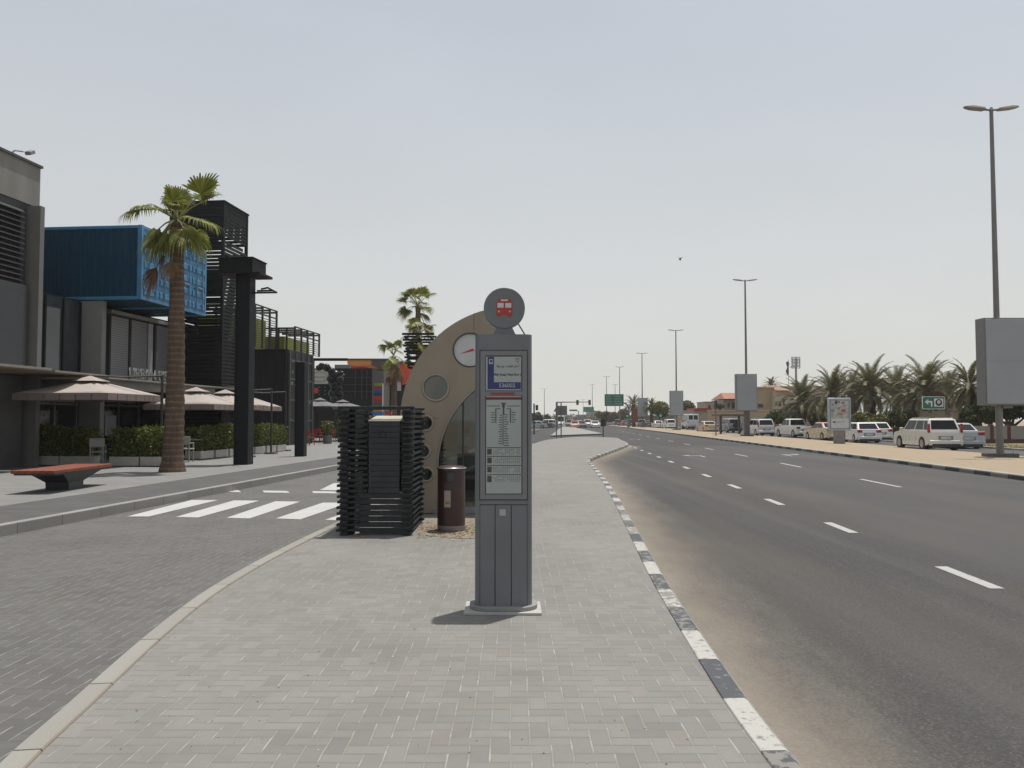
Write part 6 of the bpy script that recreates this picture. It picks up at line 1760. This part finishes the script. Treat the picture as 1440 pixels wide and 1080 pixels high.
bush('tree','light green tree right of the third billboard, above the minibus','tree',957,979,560,584,165,GMD,5000,.20,11,5,True)
bush('tree','brown green tree mass left of the big green sign','tree',838,872,577,594,240,GBR,5000,.28,12,6,True)
bush('tree','brown green tree mass right under the big green sign','tree',868,886,574,594,236,GBR,4000,.28,13,6,True)
bush('tree','dark tree mass just right of the totem','tree',742,765,579,596,170,leafmat('leaf_greyed', (.03,.032,.028), (.06,.062,.055), (.1,.1,.09)),5000,.25,14,5,True)
bush('tree','small dark tree by the thin far lamp mast','tree',767,774,581,594,190,GDK,1800,.22,15,3,True)
bush('tree','small green tree left of the second billboard','tree',1010,1022,567,577,135,GMD,2000,.18,16,3,True)
bush('bush','grey green shrubs on the skyline behind the palms','bush',1195,1350,531,560,120,GBR,12000,.25,17,6)
T = thing('red_wall', 'dull red wall beside the smallest billboard', 'wall', (gx(893,170),170,ZR))
mk('wall', wbox(MB(),888,897.5,575,594,172,.4), mat('red_dull', (.16,.05,.04), .8), T)
mk('wall', wbox(MB(),846,866,580,594,246,.4), mat('red_dull', (.16,.05,.04), .8), thing('far_wall', 'dull reddish wall under the big green sign', 'wall', (gx(856,246),246,ZR)))
mk('wall', wbox(MB(),872,985,584,597,255,.4), mat('far_wall_brown', (.13,.11,.09), .9, 0, .2, .2), thing('far_wall', 'long low brownish wall far behind the row of parked cars', 'wall', (gx(930,255),255,ZR)))
tl = MB(); r5 = random.Random(31); tc5 = []
for i in range(120):
    px = r5.uniform(735,1010); Y = r5.uniform(430,520); h = r5.uniform(1.2,3.2)
    tc5.append((gx(px,Y), Y, ZR+h*.8, h))
tag(mk('treeline', foliage(16000, tc5, .45, r5), GBR), 'hazy far treeline along the horizon beyond the junction', 'treeline', kind='stuff')
# distant pale block far up the road
T = thing('building', 'hazy blue grey building far up the road above the queue', 'building', (gx(833,520),520,ZR))
mk('wall', wbox(MB(),828,837,578,592,520,20), mat('far_blue', (.2,.24,.28), .7), T)
mk('wing', wbox(MB(),812,828,583,592,530,20), mat('far_blue', (.2,.24,.28), .7), T)
# floodlight mast and flag
Y = 255; T = thing('floodlight_mast', 'tall stadium floodlight mast rising behind the tan villa', 'floodlight', (gx(1120,Y),Y,ZR))
mk('mast', MB().tube([(gx(1120,Y),Y,ZR),(gx(1120,Y),Y,gz(503,Y))], [.5,.28], 10), LP, T)
m = MB()
for i in range(3):
    x = gx(1114.2+5.6*i,Y); m.tube([(x,Y,gz(518,Y)),(x,Y,gz(501.5,Y))], .1, 6)
for i in range(5):
    z = gz(502+3.9*i,Y); m.tube([(gx(1113.8,Y),Y,z),(gx(1126,Y),Y,z)], .1, 6)
mk('frame', m, LP, T)
m = MB()
for i in range(4):
    for j in range(4): m.cbox((gx(1115.2+3.2*j,Y), Y-.3, gz(504+3.7*i,Y)), (.48,.3,.52), 0, -.5)
mk('lamp', m, mat('flood_glass', (.34,.35,.36), .3, .3), T)
mk('platform', MB().box(gx(1112,Y),gx(1120,Y),Y-.5,Y+.5,gz(516.5,Y),gz(515.5,Y)), LP, T)
Y = 240; T = thing('flag', 'dark drooping flag on a pole left of the floodlight mast', 'flag', (gx(1109.5,Y),Y,ZR))
mk('pole', MB().tube([(gx(1109.5,Y),Y,ZR),(gx(1109.5,Y),Y,gz(506,Y))], .09, 6), LP, T)
m = MB(); 
for i in range(9):
    z = gz(508.5+2.3*i,Y); w = .42+.18*sin(i*1.3); o_ = -.15+.1*sin(i*.9)
    m.v += [(gx(1109.2,Y)+o_-w,Y-.15+.1*sin(i),z),(gx(1109.2,Y)+o_,Y+.12,z),(gx(1109.2,Y)+o_+w*.6,Y-.1,z)]
    if i:
        a = i*3; m.f += [(a-3,a-2,a+1,a),(a-2,a-1,a+2,a+1)]
fb = mk('cloth', m, mat('flag_dark', (.04,.045,.04), .8), T); fb.modifiers.new('s','SOLIDIFY').thickness = .03
# bird
Y = 45; X = gx(958.5,Y); Z = gz(364,Y)
m = MB()
m.tube([(X-.02,Y-.16,Z),(X,Y-.05,Z+.01),(X,Y+.1,Z+.01),(X,Y+.2,Z)], [.012,.05,.045,.012], 8)
m.add([(X,Y-.05,Z+.02),(X,Y+.07,Z+.02),(X-.10,Y+.04,Z+.09),(X-.16,Y-.02,Z+.05)], [(0,1,2,3)]); m.add([(X,Y-.05,Z+.02),(X,Y+.07,Z+.02),(X+.10,Y+.04,Z+.10),(X+.16,Y-.02,Z+.07)], [(0,1,2,3)])
m.add([(X-.03,Y+.18,Z),(X+.03,Y+.18,Z),(X+.04,Y+.28,Z-.01),(X-.04,Y+.28,Z-.01)], [(0,1,2,3)])
m.tube([(X,Y-.02,Z-.01),(X,Y+.0,Z-.12)], [.03,.008], 6)
tag(mk('bird', m, mat('bird_dark', (.03,.03,.03), .8), None, org=(X,Y,Z)), 'small dark bird flying high above the road', 'bird')

# ================================================================ AIR, SKY, SUN, CAMERA
hz = MB().box(-1450,1450,-1450,1450,-2.0,28)
hm = bpy.data.materials.new('haze'); hm.use_nodes = True; nt = hm.node_tree; nt.nodes.clear()
ho = nt.nodes.new('ShaderNodeOutputMaterial'); pv = nt.nodes.new('ShaderNodeVolumePrincipled')
pv.inputs['Color'].default_value = (.93,.93,.92,1); pv.inputs['Density'].default_value = .0003; pv.inputs['Anisotropy'].default_value = .3
nt.links.new(pv.outputs[0], ho.inputs['Volume'])
HAZE = True
if HAZE: tag(mk('haze', hz, hm), kind='stuff')

w = bpy.data.worlds.new('World'); sc.world = w; w.use_nodes = True; nt = w.node_tree; nt.nodes.clear()
wo = nt.nodes.new('ShaderNodeOutputWorld'); bg = nt.nodes.new('ShaderNodeBackground'); sky = nt.nodes.new('ShaderNodeTexSky')
sky.sky_type = 'NISHITA'; sky.sun_disc = False
dsun = Vector((.325,.39,2.3)).normalized()
el = math.asin(dsun.z); az = atan2(dsun.x, dsun.y)
sky.sun_elevation = el; sky.sun_rotation = az; sky.altitude = 0; sky.air_density = 1.0; sky.dust_density = 1.6; sky.ozone_density = 1.0
# desert haze: the clear sky whitened, most of all near the horizon
tc_ = nt.nodes.new('ShaderNodeTexCoord'); sz = nt.nodes.new('ShaderNodeSeparateXYZ'); nt.links.new(tc_.outputs['Generated'], sz.inputs[0])
mr = nt.nodes.new('ShaderNodeMapRange'); nt.links.new(sz.outputs[2], mr.inputs[0])
mr.inputs[1].default_value = 0; mr.inputs[2].default_value = .5; mr.inputs[3].default_value = .95; mr.inputs[4].default_value = .6
mx = nt.nodes.new('ShaderNodeMix'); mx.data_type = 'RGBA'; nt.links.new(mr.outputs[0], mx.inputs[0]); nt.links.new(sky.outputs[0], mx.inputs[6])
mx.inputs[7].default_value = (.67/.14, .667/.14, .634/.14, 1); nz = nt.nodes.new('ShaderNodeTexNoise'); nz.inputs['Scale'].default_value = 1.3; nz.inputs['Detail'].default_value = 3; nz.inputs['Distortion'].default_value = .6
mpz = nt.nodes.new('ShaderNodeMapping'); mpz.inputs['Scale'].default_value = (1, 1, 3.0); nt.links.new(tc_.outputs['Generated'], mpz.inputs[0]); nt.links.new(mpz.outputs[0], nz.inputs['Vector'])
mz = nt.nodes.new('ShaderNodeMapRange'); nt.links.new(nz.outputs['Fac'], mz.inputs[0]); mz.inputs[1].default_value = .3; mz.inputs[2].default_value = .7; mz.inputs[3].default_value = .965; mz.inputs[4].default_value = 1.035
mm = nt.nodes.new('ShaderNodeVectorMath'); mm.operation = 'SCALE'; nt.links.new(mx.outputs[2], mm.inputs[0]); nt.links.new(mz.outputs[0], mm.inputs['Scale']); nt.links.new(mm.outputs[0], bg.inputs[0]); nt.links.new(bg.outputs[0], wo.inputs[0])
bg.inputs[1].default_value = .14
sl = bpy.data.lights.new('sun', 'SUN'); sl.energy = 4.4; sl.angle = radians(.9); sl.color = (1.0,.965,.91)
so = bpy.data.objects.new('sun', sl); COL.objects.link(so); so.rotation_euler = dsun.to_track_quat('Z','Y').to_euler(); so.location = (10,10,40)

cam = bpy.data.cameras.new('camera'); co = bpy.data.objects.new('camera', cam); COL.objects.link(co)
cam.sensor_width = 36; cam.lens = 36*F/1440; cam.clip_start = .1; cam.clip_end = 5000
co.location = (0,0,CAMZ); co.rotation_euler = (pi/2+PITCH, 0, 0); sc.camera = co
sc.view_settings.view_transform = 'Standard'; sc.view_settings.look = 'None'; sc.view_settings.exposure = 0; sc.view_settings.gamma = 1
sc.cycles.use_denoising = True
sc.cycles.max_bounces = 8; sc.cycles.transparent_max_bounces = 16; sc.cycles.volume_bounces = 1
sc.render.film_transparent = False
